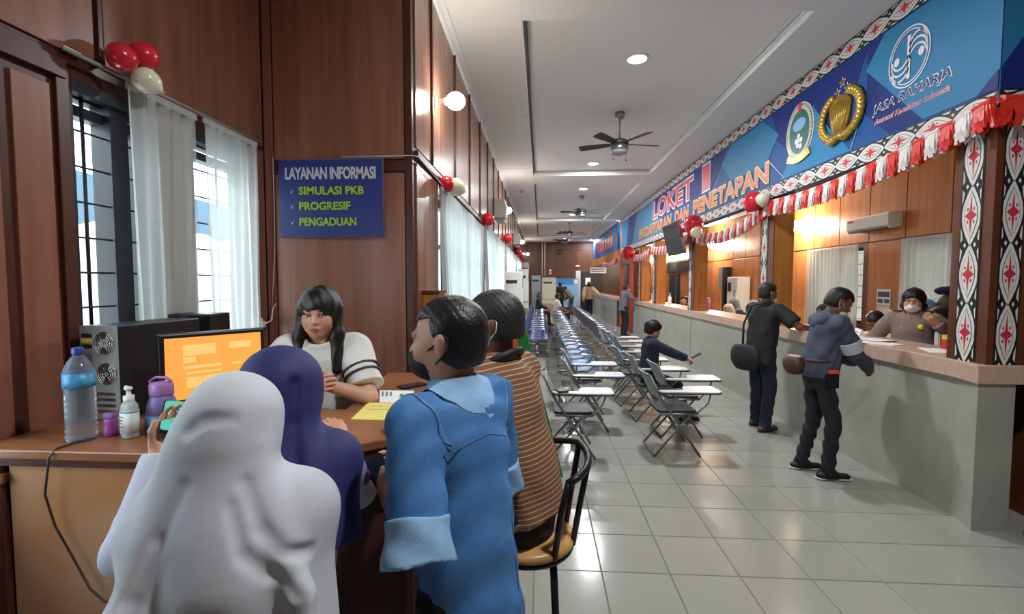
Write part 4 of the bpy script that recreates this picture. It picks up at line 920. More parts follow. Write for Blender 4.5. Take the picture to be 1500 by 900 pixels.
# ================================================================== PEOPLE: smooth blended volumes meshed into one skin
def va(*p): return np.array(p, np.float32)
def rotm(yaw=0., pitch=0., roll=0.):
    """head/hand frame: x right, y forward, z up; yaw to the left, pitch up, roll to the right shoulder"""
    cy, sy = math.cos(yaw), math.sin(yaw); cp_, sp = math.cos(pitch), math.sin(pitch); cr, sr = math.cos(roll), math.sin(roll)
    Rz = np.array([[cy, -sy, 0], [sy, cy, 0], [0, 0, 1]]); Rx = np.array([[1, 0, 0], [0, cp_, -sp], [0, sp, cp_]]); Ry = np.array([[cr, 0, sr], [0, 1, 0], [-sr, 0, cr]])
    return (Rz@Rx@Ry).astype(np.float32)
class Vol:
    def __init__(s, lo, hi, h):
        s.h = h; s.lo = np.array(lo, np.float32)-2*h; s.n = np.ceil((np.array(hi)+2*h-s.lo)/h).astype(int)+1
        s.ax = [s.lo[i]+h*np.arange(s.n[i], dtype=np.float32) for i in range(3)]
        s.d = np.full(tuple(s.n), .5, np.float32)
    def blk(s, lo, hi):
        i0 = np.maximum(np.floor((np.array(lo)-s.lo)/s.h).astype(int), 0); i1 = np.minimum(np.ceil((np.array(hi)-s.lo)/s.h).astype(int)+1, s.n)
        if (i1 <= i0).any(): return None
        sl = tuple(slice(a, b) for a, b in zip(i0, i1))
        X, Y, Z = np.meshgrid(*[s.ax[i][sl[i]] for i in range(3)], indexing='ij', sparse=True)
        return sl, X, Y, Z
    def put(s, sl, dd, k, op):
        o = s.d[sl]
        if op == 'add':
            if k > 0:
                hh = np.clip(.5+.5*(o-dd)/k, 0, 1); s.d[sl] = o*(1-hh)+dd*hh-k*hh*(1-hh)
            else: s.d[sl] = np.minimum(o, dd)
        elif op == 'sub':
            if k > 0:
                hh = np.clip(.5-.5*(o+dd)/k, 0, 1); s.d[sl] = o*(1-hh)-dd*hh+k*hh*(1-hh)
            else: s.d[sl] = np.maximum(o, -dd)
    def cone(s, a, b, ra, rb, k=.015, f=None, q=1., op='add'):
        """round cone; f,q: radius along direction f is scaled by q"""
        a, b = va(*a), va(*b); m = max(ra, rb)*max(1, q)+k+.03
        B = s.blk(np.minimum(a, b)-m, np.maximum(a, b)+m)
        if B is None: return s
        sl, X, Y, Z = B; ab = b-a; L2 = float(ab@ab)+1e-9
        wx, wy, wz = X-a[0], Y-a[1], Z-a[2]
        t = np.clip((wx*ab[0]+wy*ab[1]+wz*ab[2])/L2, 0, 1)
        vx, vy, vz = wx-t*ab[0], wy-t*ab[1], wz-t*ab[2]
        if f is not None:
            f = va(*f); f = f/np.linalg.norm(f); vf = (vx*f[0]+vy*f[1]+vz*f[2])*(1/q-1); vx, vy, vz = vx+vf*f[0], vy+vf*f[1], vz+vf*f[2]
        s.put(sl, (np.sqrt(vx*vx+vy*vy+vz*vz)-(ra+(rb-ra)*t))*min(1, q), k, op); return s
    def ell(s, c, r, R=None, k=.015, op='add'):
        c = va(*c); r = va(*r); m = float(r.max())+k+.03; B = s.blk(c-m, c+m)
        if B is None: return s
        sl, X, Y, Z = B; R = np.eye(3, dtype=np.float32) if R is None else R
        x, y, z = X-c[0], Y-c[1], Z-c[2]
        u = [(x*R[0, i]+y*R[1, i]+z*R[2, i]) for i in range(3)]
        k0 = np.sqrt(sum((u[i]/r[i])**2 for i in range(3))); k1 = np.sqrt(sum((u[i]/r[i]**2)**2 for i in range(3)))+1e-9
        s.put(sl, np.where(k0 < .15, -r.min(), k0*(k0-1)/k1), k, op); return s
    def half(s, p, n, keep=None):
        """cut away everything on the side that n points to"""
        p, n = va(*p), va(*n); n = n/np.linalg.norm(n)
        X, Y, Z = np.meshgrid(*s.ax, indexing='ij', sparse=True)
        dd = (X-p[0])*n[0]+(Y-p[1])*n[1]+(Z-p[2])*n[2]
        if keep is None: s.d = np.maximum(s.d, dd)
        return s
    def fn(s, func):
        X, Y, Z = np.meshgrid(*s.ax, indexing='ij', sparse=True); s.d = func(s.d, X, Y, Z).astype(np.float32); return s
    def mesh(s):
        d = s.d; ins = d < 0
        c = np.zeros(tuple(s.n-1), np.uint8)
        for i in (0, 1):
            for j in (0, 1):
                for k in (0, 1): c += ins[i:s.n[0]-1+i, j:s.n[1]-1+j, k:s.n[2]-1+k]
        act = (c > 0) & (c < 8); idx = np.argwhere(act)
        if len(idx) == 0: return np.zeros((0, 3)), []
        num = np.full(act.shape, -1, np.int64); num[act] = np.arange(len(idx))
        corner = lambda o: d[idx[:, 0]+o[0], idx[:, 1]+o[1], idx[:, 2]+o[2]]
        C = {o: corner(o) for o in [(i, j, k) for i in (0, 1) for j in (0, 1) for k in (0, 1)]}
        acc = np.zeros((len(idx), 3)); cnt = np.zeros(len(idx))
        for o in C:
            for ax in range(3):
                if o[ax]: continue
                o2 = list(o); o2[ax] = 1; o2 = tuple(o2); m = (C[o] < 0) != (C[o2] < 0)
                t = C[o][m]/(C[o][m]-C[o2][m]); P = np.tile(np.array(o, float), (m.sum(), 1)); P[:, ax] = t; acc[m] += P; cnt[m] += 1
        V = s.lo+(idx+acc/cnt[:, None])*s.h
        F = []
        for ax in range(3):
            a1, a2 = [(1, 2), (2, 0), (0, 1)][ax]
            sl0 = [slice(None)]*3; sl1 = [slice(None)]*3; sl0[ax] = slice(0, -1); sl1[ax] = slice(1, None)
            A, Bq = ins[tuple(sl0)], ins[tuple(sl1)]; e = np.argwhere(A != Bq)
            e = e[(e[:, a1] > 0) & (e[:, a2] > 0) & (e[:, a1] < s.n[a1]-1) & (e[:, a2] < s.n[a2]-1)]
            if len(e) == 0: continue
            flip = A[e[:, 0], e[:, 1], e[:, 2]]
            def cell(da, db):
                q = e.copy(); q[:, a1] -= da; q[:, a2] -= db; return num[q[:, 0], q[:, 1], q[:, 2]]
            quad = np.stack([cell(1, 1), cell(0, 1), cell(0, 0), cell(1, 0)], 1)
            quad[~flip] = quad[~flip][:, ::-1]; F.append(quad)
        return V, np.concatenate(F)
    def build(s, name, mats, parent, paint=None, attr=None):
        V, F = s.mesh(); me = bpy.data.meshes.new(name)
        me.vertices.add(len(V)); me.vertices.foreach_set('co', V.astype(np.float32).ravel())
        me.loops.add(len(F)*4); me.polygons.add(len(F)); me.loops.foreach_set('vertex_index', F.astype(np.int32).ravel())
        me.polygons.foreach_set('loop_start', np.arange(0, len(F)*4, 4, dtype=np.int32)); me.polygons.foreach_set('use_smooth', np.ones(len(F), bool))
        mats = mats if isinstance(mats, (list, tuple)) else [mats]
        for m_ in mats: me.materials.append(M[m_])
        if paint is not None:
            cen = V[F].mean(1); me.polygons.foreach_set('material_index', paint(cen).astype(np.int32))
        me.update(calc_edges=True)
        if attr is not None:
            a = me.attributes.new('band', 'FLOAT', 'POINT'); a.data.foreach_set('value', attr(V).astype(np.float32))
        me.validate()
        o = bpy.data.objects.new(name, me); link(o, parent); return o

def ik(a, c, l1, l2, pole):
    a, c, pole = va(*a), va(*c), va(*pole); d = c-a; L = float(np.linalg.norm(d)); L = max(L, 1e-4)
    if L > (l1+l2)*.999: c = a+d/L*(l1+l2)*.999; d = c-a; L = float(np.linalg.norm(d))
    u = d/L; x = (l1*l1-l2*l2+L*L)/(2*L); h = math.sqrt(max(l1*l1-x*x, 0)); p = pole-u*float(pole@u); p = p/(np.linalg.norm(p)+1e-6)
    return a+u*x+p*h, c
def hand(v, w, dr, pn, side, s=1., curl=.5, r=.0085, thumb=.5):
    """w wrist, dr hand direction, pn palm normal, side +1 right hand; curl bend per knuckle"""
    dr = va(*dr)/np.linalg.norm(dr); pn = va(*pn); pn = pn-dr*float(pn@dr); pn /= np.linalg.norm(pn); lt = np.cross(dr, pn)*side     # towards the thumb
    R = np.stack([lt, dr, pn], 1).astype(np.float32)
    v.ell(w+dr*.045*s, (.04*s, .055*s, .017*s), R, .012); v.ell(w+dr*.07*s, (.04*s, .03*s, .0145*s), R, .01)
    v.cone(w-dr*.02*s, w+dr*.02*s, .024*s, .025*s, .015, pn, .75)
    for i, (o, ln) in enumerate(((.030, .068), (.0105, .077), (-.0095, .071), (-.0285, .055))):
        p = w+dr*(.088-.004*abs(i-1))*s+lt*o*s; a = curl*.8; fan_ = lt*o*1.2
        for sg_, fr in enumerate((.44, .32, .26)):
            e = dr*math.cos(a)+pn*math.sin(a)+fan_*(1 if sg_ == 0 else .4); q = p+e*ln*fr*s
            v.cone(p, q, r*s*(1-.08*sg_), r*s*(.93-.08*sg_), .003); p = q; a += curl*1.15
    p = w+dr*.03*s+lt*.028*s; e = dr*.62+lt*.62*(1-thumb*.4)+pn*(.25+.5*thumb)
    q = p+e*.042*s; v.cone(w+dr*.018*s+lt*.015*s, p, .016*s, .014*s, .008); v.cone(p, q, .0125*s, .0105*s, .006); v.cone(q, q+(dr*.85+lt*.15+pn*(.3+.3*thumb))*.032*s, .0103*s, .0085*s, .004)

def head_shape(v, c, R, s=1., face=True):
    P = lambda x, y, z: c+R@va(x*s, y*s, z*s)
    E = lambda x, y, z, a, b_, c_, k=.015, op='add': v.ell(P(x, y, z), (a*s, b_*s, c_*s), R, k, op)
    E(0, -.012, .030, .076, .096, .085); E(0, .020, -.035, .064, .070, .076, .03); E(0, .052, -.088, .030, .030, .024, .03)
    for sx in (-1, 1):
        E(sx*.036, .055, -.032, .026, .026, .030, .03); E(sx*.048, .0, -.066, .02, .035, .03, .03)
        E(sx*.077, -.012, -.006, .009, .018, .030, .008); E(sx*.082, -.016, .008, .008, .014, .018, .006)
    if face:
        E(0, .078, .020, .052, .016, .012, .015)
        for sx in (-1, 1): E(sx*.031, .093, .000, .019, .012, .0085, .012, 'sub')
        v.cone(P(0, .085, .008), P(0, .104, -.028), .008*s, .0125*s, .010)
        for sx in (-1, 1): E(sx*.011, .096, -.031, .009, .010, .008, .006)
        E(0, .082, -.060, .026, .012, .018, .012); E(0, .0935, -.060, .021, .006, .005, .004); E(0, .0925, -.070, .018, .007, .0055, .004); E(0, .099, -.065, .02, .004, .0012, .002, 'sub')
def pose(height=1.65, hip=None, lean=0., side=0., twist=0., L=None, Rr=None, polL=(-.3, -.6, -.6), polR=(.3, -.6, -.6), fL=None, fR=None, kneeL=(0, 1, 0), kneeR=(0, 1, 0), hyaw=0., hpitch=0., hroll=0., sw=.172, hfwd=.02):
    """joints in the person's own frame: x to the person's right, y forward, z up"""
    s = height/1.70; J = dict(s=s); H = va(*(hip if hip is not None else (0, 0, .91*s))); J['hip'] = H
    up = va(math.sin(side), math.sin(lean)*math.cos(side), math.cos(lean)*math.cos(side)); fw = va(0, math.cos(lean), -math.sin(lean)); ri = va(math.cos(twist), math.sin(twist), 0)
    J.update(up=up, fw=np.cross(up, ri), ri=ri)
    J['waist'] = H+up*.14*s; J['chest'] = H+up*.34*s; J['neck'] = H+up*.515*s; J['shL'] = H+up*.465*s-ri*sw*s; J['shR'] = H+up*.465*s+ri*sw*s
    J['R'] = rotm(hyaw, hpitch, hroll); J['head'] = J['neck']+(up*.6+va(0, 0, .4))*.14*s+fw*hfwd*s
    for n_, sh, tgt, pole, sx in (('L', J['shL'], L, polL, -1), ('R', J['shR'], Rr, polR, 1)):
        t_ = va(*tgt) if tgt is not None else sh+va(sx*.06, .05, -.5)*s
        J['el'+n_], J['wr'+n_] = ik(sh, t_, .275*s, .245*s, pole)
    for n_, ft, kn, sx in (('L', fL, kneeL, -1), ('R', fR, kneeR, 1)):
        hp = H+ri*sx*.085*s; t_ = va(*ft) if ft is not None else va(sx*.1*s, 0, .085*s)
        J['hp'+n_] = hp; J['kn'+n_], J['an'+n_] = ik(hp, t_, .42*s, .415*s, kn)
    return J
def bounds(J, m=.22):
    A = np.array([J[k] for k in J if k[:2] in ('hi', 'ne', 'he', 'sh', 'el', 'wr', 'hp', 'kn', 'an', 'ch')]); lo, hi = A.min(0)-m, A.max(0)+m; lo[2] = max(lo[2], -.02); return lo, hi
def body_mesh(J, t, h, skin, hands=None, face=True, build=.94, paint=None):
    s = J['s']; v = Vol(*bounds(J), h)
    f = J['fw']
    v.cone(J['hip']+J['up']*.02*s, J['waist'], .135*s*build, .115*s*build, .03, f, .68); v.cone(J['waist'], J['chest'], .115*s*build, .135*s*build, .04, f, .68)
    v.cone(J['shL']*.75+J['shR']*.25-J['up']*.02, J['shR']*.75+J['shL']*.25-J['up']*.02, .07*s*build, .07*s*build, .04, f, .8)
    v.cone(J['neck']-J['up']*.03*s, J['head']+J['R']@va(0, -.018, -.04)*s, .056*s, .05*s, .025)
    head_shape(v, J['head'], J['R'], s, face)
    for n_, sx in (('L', -1), ('R', 1)):
        v.cone(J['sh'+n_], J['el'+n_], .047*s, .038*s, .02); v.cone(J['el'+n_], J['wr'+n_], .038*s, .026*s, .012)
        v.cone(J['hp'+n_], J['kn'+n_], .078*s*build, .05*s*build, .02); v.cone(J['kn'+n_], J['an'+n_], .05*s*build, .036*s*build, .015)
        hd = (hands or {}).get(n_, {}); fd = J['wr'+n_]-J['el'+n_]; fd = fd/np.linalg.norm(fd)
        hand(v, J['wr'+n_], hd.get('dir', fd), hd.get('palm', va(-sx, 0, -.1)), sx, s*hd.get('size', 1.), hd.get('curl', .35), thumb=hd.get('thumb', .4), r=max(.0085, h*1.15/s))
    return v.build('body', [skin, 'lip'], t, paint)
def shirt_mesh(J, t, h, mat, sleeve='short', hem=-.02, puff=1., name='shirt', attr=None, folds=.004, loose=.012, collar=True, belly=0., cut_front=None, seed=0):
    s = J['s']; v = Vol(*bounds(J, .24), h); f = J['fw']; u = J['up']; e = loose
    hb = J['hip']+u*(hem-.03)*s; AK = .014
    v.cone(hb, J['waist'], (.162 if hem < -.08 else .15)*s*puff+e, .132*s*puff+e, .03, f, .78); v.cone(J['waist'], J['chest'], .132*s*puff+e, .15*s*puff+e, .05, f, .72)
    if belly: v.ell(J['waist']+f*.04*s, (.15*s*puff+e, (.11+belly)*s, .16*s), None, .05)
    v.cone(J['shL']*.85+J['shR']*.15-u*.012, J['shR']*.85+J['shL']*.15-u*.012, .066*s+e, .066*s+e, .05, f, .85)
    v.cone(J['neck']-u*.06*s, J['neck']-u*.01*s+f*.005, .085*s+e, .062*s+e*.6, .04)
    v.half(hb+u*.03*s, -u)
    w2 = Vol(*bounds(J, .24), h)
    for n_ in 'LR':
        sh, el, wr = J['sh'+n_], J['el'+n_], J['wr'+n_]; a = Vol(*bounds(J, .24), h)
        if sleeve == 'short': a.cone(sh, sh+(el-sh)*.95, .056*s+e, .053*s+e*1.4, 0); p0, d_ = sh+(el-sh)*.80, el-sh
        elif sleeve == 'elbow': a.cone(sh, el, .057*s+e, .052*s+e, 0); p0, d_ = sh+(el-sh)*.93, el-sh
        elif sleeve == 'three': a.cone(sh, el, .055*s+e, .047*s+e, 0); a.cone(el, el+(wr-el)*.5, .047*s+e, .044*s+e, .012); p0, d_ = el+(wr-el)*.36, wr-el
        else: a.cone(sh, el, .054*s+e, .046*s+e, 0); a.cone(el, wr+(wr-el)*.05, .046*s+e, .03*s+e, .012); p0, d_ = wr, wr-el
        if sleeve in ('short', 'elbow'): a.half(p0, d_)
        else:
            d_ = d_/np.linalg.norm(d_)
            def trim(D, X, Y, Z, p0=p0, d_=d_):
                w = (X-p0[0])*d_[0]+(Y-p0[1])*d_[1]+(Z-p0[2])*d_[2]; return np.where((X-p0[0])**2+(Y-p0[1])**2+(Z-p0[2])**2 < (.16*s)**2, np.maximum(D, w), D)
            a.fn(trim)
        w2.d = np.minimum(w2.d, a.d)
    hh = np.clip(.5+.5*(v.d-w2.d)/AK, 0, 1); v.d = v.d*(1-hh)+w2.d*hh-AK*hh*(1-hh)
    if folds:
        ph = seed*1.7
        v.fn(lambda D, X, Y, Z: np.where(D < .3, D+folds*(np.sin(38*Z+14*X+9*np.sin(11*Y+ph)+ph)*.6+np.sin(23*X-17*Z+31*Y+ph)*.6), D))
    nk = J['neck']+u*.03*s
    v.ell(nk+f*.03*s, (.06*s, .065*s, .05*s), None, .01, 'sub')
    return v.build(name, mat, t, attr=attr)
def trousers_mesh(J, t, h, mat, top=.1, name='trousers', wide=1., folds=.004):
    s = J['s']; v = Vol(*bounds(J, .2), h); f = J['fw']; u = J['up']
    v.cone(J['hip']-u*.0*s, J['hip']+u*top*s, .15*s*wide, .135*s*wide, .03, f, .74)
    for n_ in 'LR':
        v.cone(J['hp'+n_], J['kn'+n_], .086*s*wide, .066*s*wide, .03); v.cone(J['kn'+n_], J['an'+n_]+va(0, 0, -.02*s), .066*s*wide, .056*s*wide, .02)
    v.half(J['hip']+u*top*s, u)
    if folds: v.fn(lambda D, X, Y, Z: np.where(D < .3, D+folds*np.sin(46*Z+20*X+8*np.sin(13*Y)), D))
    return v.build(name, mat, t)
def shoes(J, t, h, mat, sole='black', yaw=(0, 0)):
    s = J['s']
    for n_, sx, yw in (('L', -1, yaw[0]), ('R', 1, yaw[1])):
        a = J['an'+n_].copy(); d = va(math.sin(-yw)*1., math.cos(yw), 0); base = va(a[0], a[1], .03); up_ = a[2]-.085*s
        base[2] += up_
        v = Vol(base-.2, base+.2+va(0, 0, .05), h); v.cone(base-d*.05*s, base+d*.15*s, .04*s, .036*s, .02, (0, 0, 1), .75); v.cone(base+va(0, 0, .02), a, .05*s, .047*s, .03); v.cone(base+d*.05*s+va(0, 0, .01), a+d*.01, .04*s, .042*s, .03)
        v.half(base+va(0, 0, -.018), (0, 0, -1)); o = v.build('shoe', mat, t)
        v = Vol(base-.2, base+.2, h); v.cone(base-d*.055*s+va(0, 0, -.01), base+d*.158*s+va(0, 0, -.01), .043*s, .04*s, .01, (0, 0, 1), .7); v.half(base+va(0, 0, -.012), (0, 0, 1)); v.half(base+va(0, 0, -.029), (0, 0, -1)); v.build('sole', sole, o)
def short_hair(J, t, h, mat='hair', line=.05, thick=.010, nape=-.07, recede=0.):
    s = J['s']; c, R = J['head'], J['R']; v = Vol(c-.16*s, c+.16*s, h); P = lambda x, y, z: c+R@va(x*s, y*s, z*s)
    v.ell(P(0, -.014, .032), ((.077+thick)*s, (.097+thick)*s, (.086+thick)*s), R, 0); v.ell(P(0, -.03, -.03), ((.066+thick)*s, (.072+thick)*s, (.06+thick)*s), R, .03)
    def cut(D, X, Y, Z):
        x, y, z = X-c[0], Y-c[1], Z-c[2]; lx, ly, lz = [(x*R[0, i]+y*R[1, i]+z*R[2, i])/s for i in range(3)]
        a = line+.02*np.abs(lx)/.07-lz+recede*np.clip(.05-np.abs(lx), 0, 1)      # above the forehead line
        b_ = np.maximum(ly-.004+.25*(-.01-lz), nape-lz); b_ = np.maximum(b_, ly-.02)
        return np.maximum(D, np.minimum(a, b_)*s)
    v.fn(cut)
    for sx in (-1, 1): v.ell(P(sx*.085, -.005, -.012), (.02*s, .026*s, .036*s), R, .004, 'sub')
    v.fn(lambda D, X, Y, Z: np.where(D < .1, D+.0012*np.sin(210*X+120*Z)*np.sin(190*Y-90*Z), D))
    return v.build('hair', mat, t)
def face_bits(J, t, iris='iris', brow='hair'):
    s = J['s']; c, R = J['head'], J['R']; P = lambda x, y, z: tuple(c+R@va(x*s, y*s, z*s))
    for sx in (-1, 1):
        e = MB().ball(P(sx*.031, .0765, .0), .0115*s, 12, 8).build('eye', 'eye_white', t, True); MB().ball(P(sx*.031, .0845, -.0005), .0052*s, 10, 6).build('iris', 'iris', e, True)
        MB().tube([P(sx*.044, .082, .002), P(sx*.037, .0885, .0062), P(sx*.029, .0905, .0072), P(sx*.019, .0875, .0045)], .0016*s, 5).build('eyelid', brow, t, True)
        MB().tube([P(sx*.014, .0925, .021), P(sx*.03, .0925, .024), P(sx*.048, .079, .018)], [.002*s, .0032*s, .0014*s], 6).build('eyebrow', brow, t, True)
def mask_mesh(J, t, h, mat, down=0., loops=True, strap=None):
    s = J['s']; c, R = J['head'], J['R']; v = Vol(c-.17*s, c+.17*s, h); P = lambda x, y, z: c+R@va(x*s, y*s, z*s)
    dz = -.062-down
    v.ell(P(0, .036, dz), (.067*s, .076*s, .052*s), R, 0); v.cone(P(0, .085, dz+.03), P(0, .108-down*.2, dz+.015), .014*s, .012*s, .03)
    def cut(D, X, Y, Z):
        x, y, z = X-c[0], Y-c[1], Z-c[2]; ly = (x*R[0, 1]+y*R[1, 1]+z*R[2, 1])/s; return np.maximum(D, (.034-ly)*s)
    v.fn(cut); o = v.build('mask', mat, t)
    if loops:
        for sx in (-1, 1):
            b = MB(); b.tube([P(sx*.062, .045, dz+.03), P(sx*.078, .0, .0), P(sx*.083, -.02, .028), P(sx*.084, -.036, .012), P(sx*.082, -.03, -.02), P(sx*.075, -.005, -.045), P(sx*.062, .04, dz-.02)], .0022*s, 5); b.build('ear_loop', strap or mat, o, True)
    return o
from mathutils.bvhtree import BVHTree
def surface_line(obj, pts, mat, r=.0022, name='seam', lift=.0):
    """a stitched line laid on the surface of obj along pts (object space)"""
    bv = BVHTree.FromPolygons([tuple(q.co) for q in obj.data.vertices], [tuple(q.vertices) for q in obj.data.polygons]); out = []
    for p in pts:
        co, nr, i, d = bv.find_nearest(Vector(tuple(map(float, p))))
        if co is not None: out.append(co+nr*lift)
    if len(out) > 2: return MB().tube(out, r, 5).build(name, mat, obj, True)
def head_paint(J):
    s = J['s']; c, R = J['head'], J['R']
    def f(cen):
        q = (cen-c)@R/s; return (((q[:, 0]/.022)**2+((q[:, 2]+.0645)/.0095)**2 < 1) & (q[:, 1] > .088)).astype(int)
    return f
def to_local(base, rz, w):
    dx, dy = w[0]-base[0], w[1]-base[1]; c, s = math.cos(rz), math.sin(rz); return (dx*c+dy*s, -dx*s+dy*c, w[2])
def person(label, base, rz, group=None): return thing('person', label, 'person', (base[0], base[1], 0), rz, group)
def band_attr(J, scale=1.):
    segs = [(J['sh'+n], J['el'+n]) for n in 'LR']+[(J['el'+n], J['wr'+n]) for n in 'LR']
    off = [0, 0, .275*J['s'], .275*J['s']]
    def f(V):
        best = np.full(len(V), 9.); val = (V-J['hip'])@(-J['up'])+.6+.12*((V-J['hip'])@J['fw'])
        for (a, b), o in zip(segs, off):
            ab = b-a; t = np.clip(((V-a)@ab)/(ab@ab), 0, 1); d = np.linalg.norm(V-a-t[:, None]*ab, axis=1)
            m = (d < .085*J['s']) & (d < best) & (t > .12); best[m] = d[m]; val[m] = (t*np.linalg.norm(ab)+o)[m]
        return val*scale
    return f
def phone_in(t, c, R, screen='phone_glass'):
    """phone as a top-level thing, c and R in the frame of thing t"""
    Mx = Matrix.Rotation(t.rotation_euler[2], 4, 'Z'); w = Mx@Vector(c); o = bpy.data.objects.new('mobile_phone', None); link(o)
    o.location = (t.location[0]+w.x, t.location[1]+w.y, w.z); R3 = Matrix([list(map(float, r)) for r in R]); o.rotation_euler = (Mx.to_3x3()@R3).to_euler()
    b = MB(); b.prism(rrect(.074, .152, .012), (0, 0, -.004), (1, 0, 0), (0, 1, 0), (0, 0, .008)); b.build('case', 'dark_plastic', o)
    b = MB(); b.flat(rrect(.068, .144, .01), (0, 0, .0046), (1, 0, 0), (0, 1, 0)); b.build('screen', screen, o); return o

# ---------------------------------------------------------------- man in the denim shirt
base, rz = (-.19, 1.20), 1.02
t = person('man in a blue denim shirt and black face mask standing at the desk', base, rz)
wl = to_local(base, rz, (-.39, 1.17, 1.105)); wr_ = to_local(base, rz, (-.37, 1.42, 1.10))
J = pose(1.66, lean=.09, L=wl, Rr=wr_, polL=(-.35, -.4, -1), polR=(.5, -.5, -.9), hyaw=.36, hpitch=-.04, sw=.156)
body_mesh(J, t, .0055, 'skin', {'L': dict(curl=.42, palm=(.85, .2, .35), thumb=.2), 'R': dict(curl=.4, palm=(-.9, 0, .2))}, paint=head_paint(J)); face_bits(J, t)
sh = shirt_mesh(J, t, .006, 'denim', 'elbow', hem=-.22, folds=.005, loose=.012)
s = J['s']; u, f = J['up'], J['fw']; ri = J['ri']
nk = J['neck']+u*.012; bv = BVHTree.FromPolygons([tuple(q.co) for q in sh.data.vertices], [tuple(q.vertices) for q in sh.data.polygons]); g = []                       # turned-down collar lying on the shirt
for k in range(25):
    a = math.radians(-145+290*k/24); dr = -f*math.cos(a)+ri*math.sin(a); L_o = .098+.02*abs(a)/2.5; row = []
    for q in range(7):
        r_ = .060+(L_o-.060)*q/6; o_ = Vector(tuple(map(float, nk+dr*r_+u*.14))); h_ = bv.ray_cast(o_, Vector(tuple(map(float, -u)))); top = nk+u*.03+dr*.060
        z_ = va(*h_[0])+u*.007 if h_[0] is not None else top
        if q == 0: z_ = top
        elif q < 3: z_ = top*(1-q/3)+z_*(q/3) if float((z_-nk)@u) < .03 else z_
        row.append(tuple(map(float, z_)))
    g.append(row)
b = MB(); b.sheet(g); b.sheet([[(x, y, z-.004) for x, y, z in r] for r in reversed(g)]); b.build('collar', 'denim_light', sh, True)
for n_ in 'LR':
    e, w = J['sh'+n_], J['el'+n_]; d = (w-e)/np.linalg.norm(w-e); q = e+d*.30*s; v = Vol(q-.19, q+.19, .005); v.cone(q-d*.085, q+d*.02, .070, .080, 0); v.half(q-d*.08, -d); v.half(q+d*.012, d); v.cone(q-d*.01, q+d*.1, .055, .062, 0, op='sub'); v.fn(lambda D, X, Y, Z: np.where(D < .1, D+.003*np.sin(60*X+50*Z), D)); v.build('rolled_cuff', 'denim_light', sh)
surface_line(sh, [J['chest']+u*(.075-.02*abs(k)/8)*s-f*.16+ri*.02*k for k in range(-7, 8)], 'denim_stitch', .0016)
for n_, sx in (('L', -1), ('R', 1)):
    q = J['sh'+n_]-ri*sx*.012; surface_line(sh, [q-f*.11*math.cos(a)+u*.11*math.sin(a)+ri*sx*(.03*math.sin(a)) for a in [-.7+k*.2 for k in range(14)]], 'denim_stitch', .0024); surface_line(sh, [q-ri*sx*.006-f*.11*math.cos(a)+u*.11*math.sin(a)+ri*sx*(.03*math.sin(a)) for a in [-.7+k*.2 for k in range(14)]], 'denim_light', .0013)
surface_line(sh, [J['hip']+u*(-.19+.055*k)*s-f*.2+ri*.13*s for k in range(9)], 'denim_stitch', .0014)
trousers_mesh(J, t, .012, 'black_cloth', wide=.9); shoes(J, t, .01, 'black'); short_hair(J, t, .0045, 'hair', .048, .007); mask_mesh(J, t, .005, 'mask_black')
ph = phone_in(t, J['wrL']+(J['wrL']-J['elL'])/.26*.10+va(.005, .0, .02), rotm(.3, .95, -.1)); tag(ph, 'dark mobile phone held by the man in denim', 'phone')

# ---------------------------------------------------------------- man in the striped shirt on the stool
base, rz = (-.055, 1.58), 1.10
t = person('man in a brown striped shirt sitting on the bar stool, green mask under his chin', base, rz)
J = pose(1.66, hip=(0, 0, .905), lean=.22, L=to_local(base, rz, (-.50, 1.63, 1.165)), Rr=to_local(base, rz, (-.48, 1.76, 1.165)), polL=(-.8, -.2, -.7), polR=(.8, -.2, -.7), fL=(-.09, .16, .36), fR=(.09, .16, .36), hyaw=.32, hpitch=-.10, hfwd=.0, sw=.165)
fist = dict(curl=1.0, palm=(0, -.1, -1), thumb=.8)
body_mesh(J, t, .0055, 'skin_dark', {'L': fist, 'R': fist}, paint=head_paint(J)); face_bits(J, t)
shirt_mesh(J, t, .008, 'stripe_knit', 'three', hem=-.03, puff=1.06, folds=.004, loose=.018, belly=.03, attr=band_attr(J), seed=2)
trousers_mesh(J, t, .012, 'black_cloth', top=.06); shoes(J, t, .012, 'black'); short_hair(J, t, .0045, 'hair_grey', .062, recede=-.25, nape=-.055); mask_mesh(J, t, .005, 'mask_green', down=.045, strap='mask_white')
nk = J['neck']-J['up']*.012; MB().tube([tuple(nk+(J['ri']*math.cos(a)*.098+J['fw']*math.sin(a)*.088)+J['up']*(.012-.03*math.sin(a))) for a in [k*PI/12 for k in range(24)]], .013, 8, closed=True).build('neck_strap', 'strap_black', t, True)

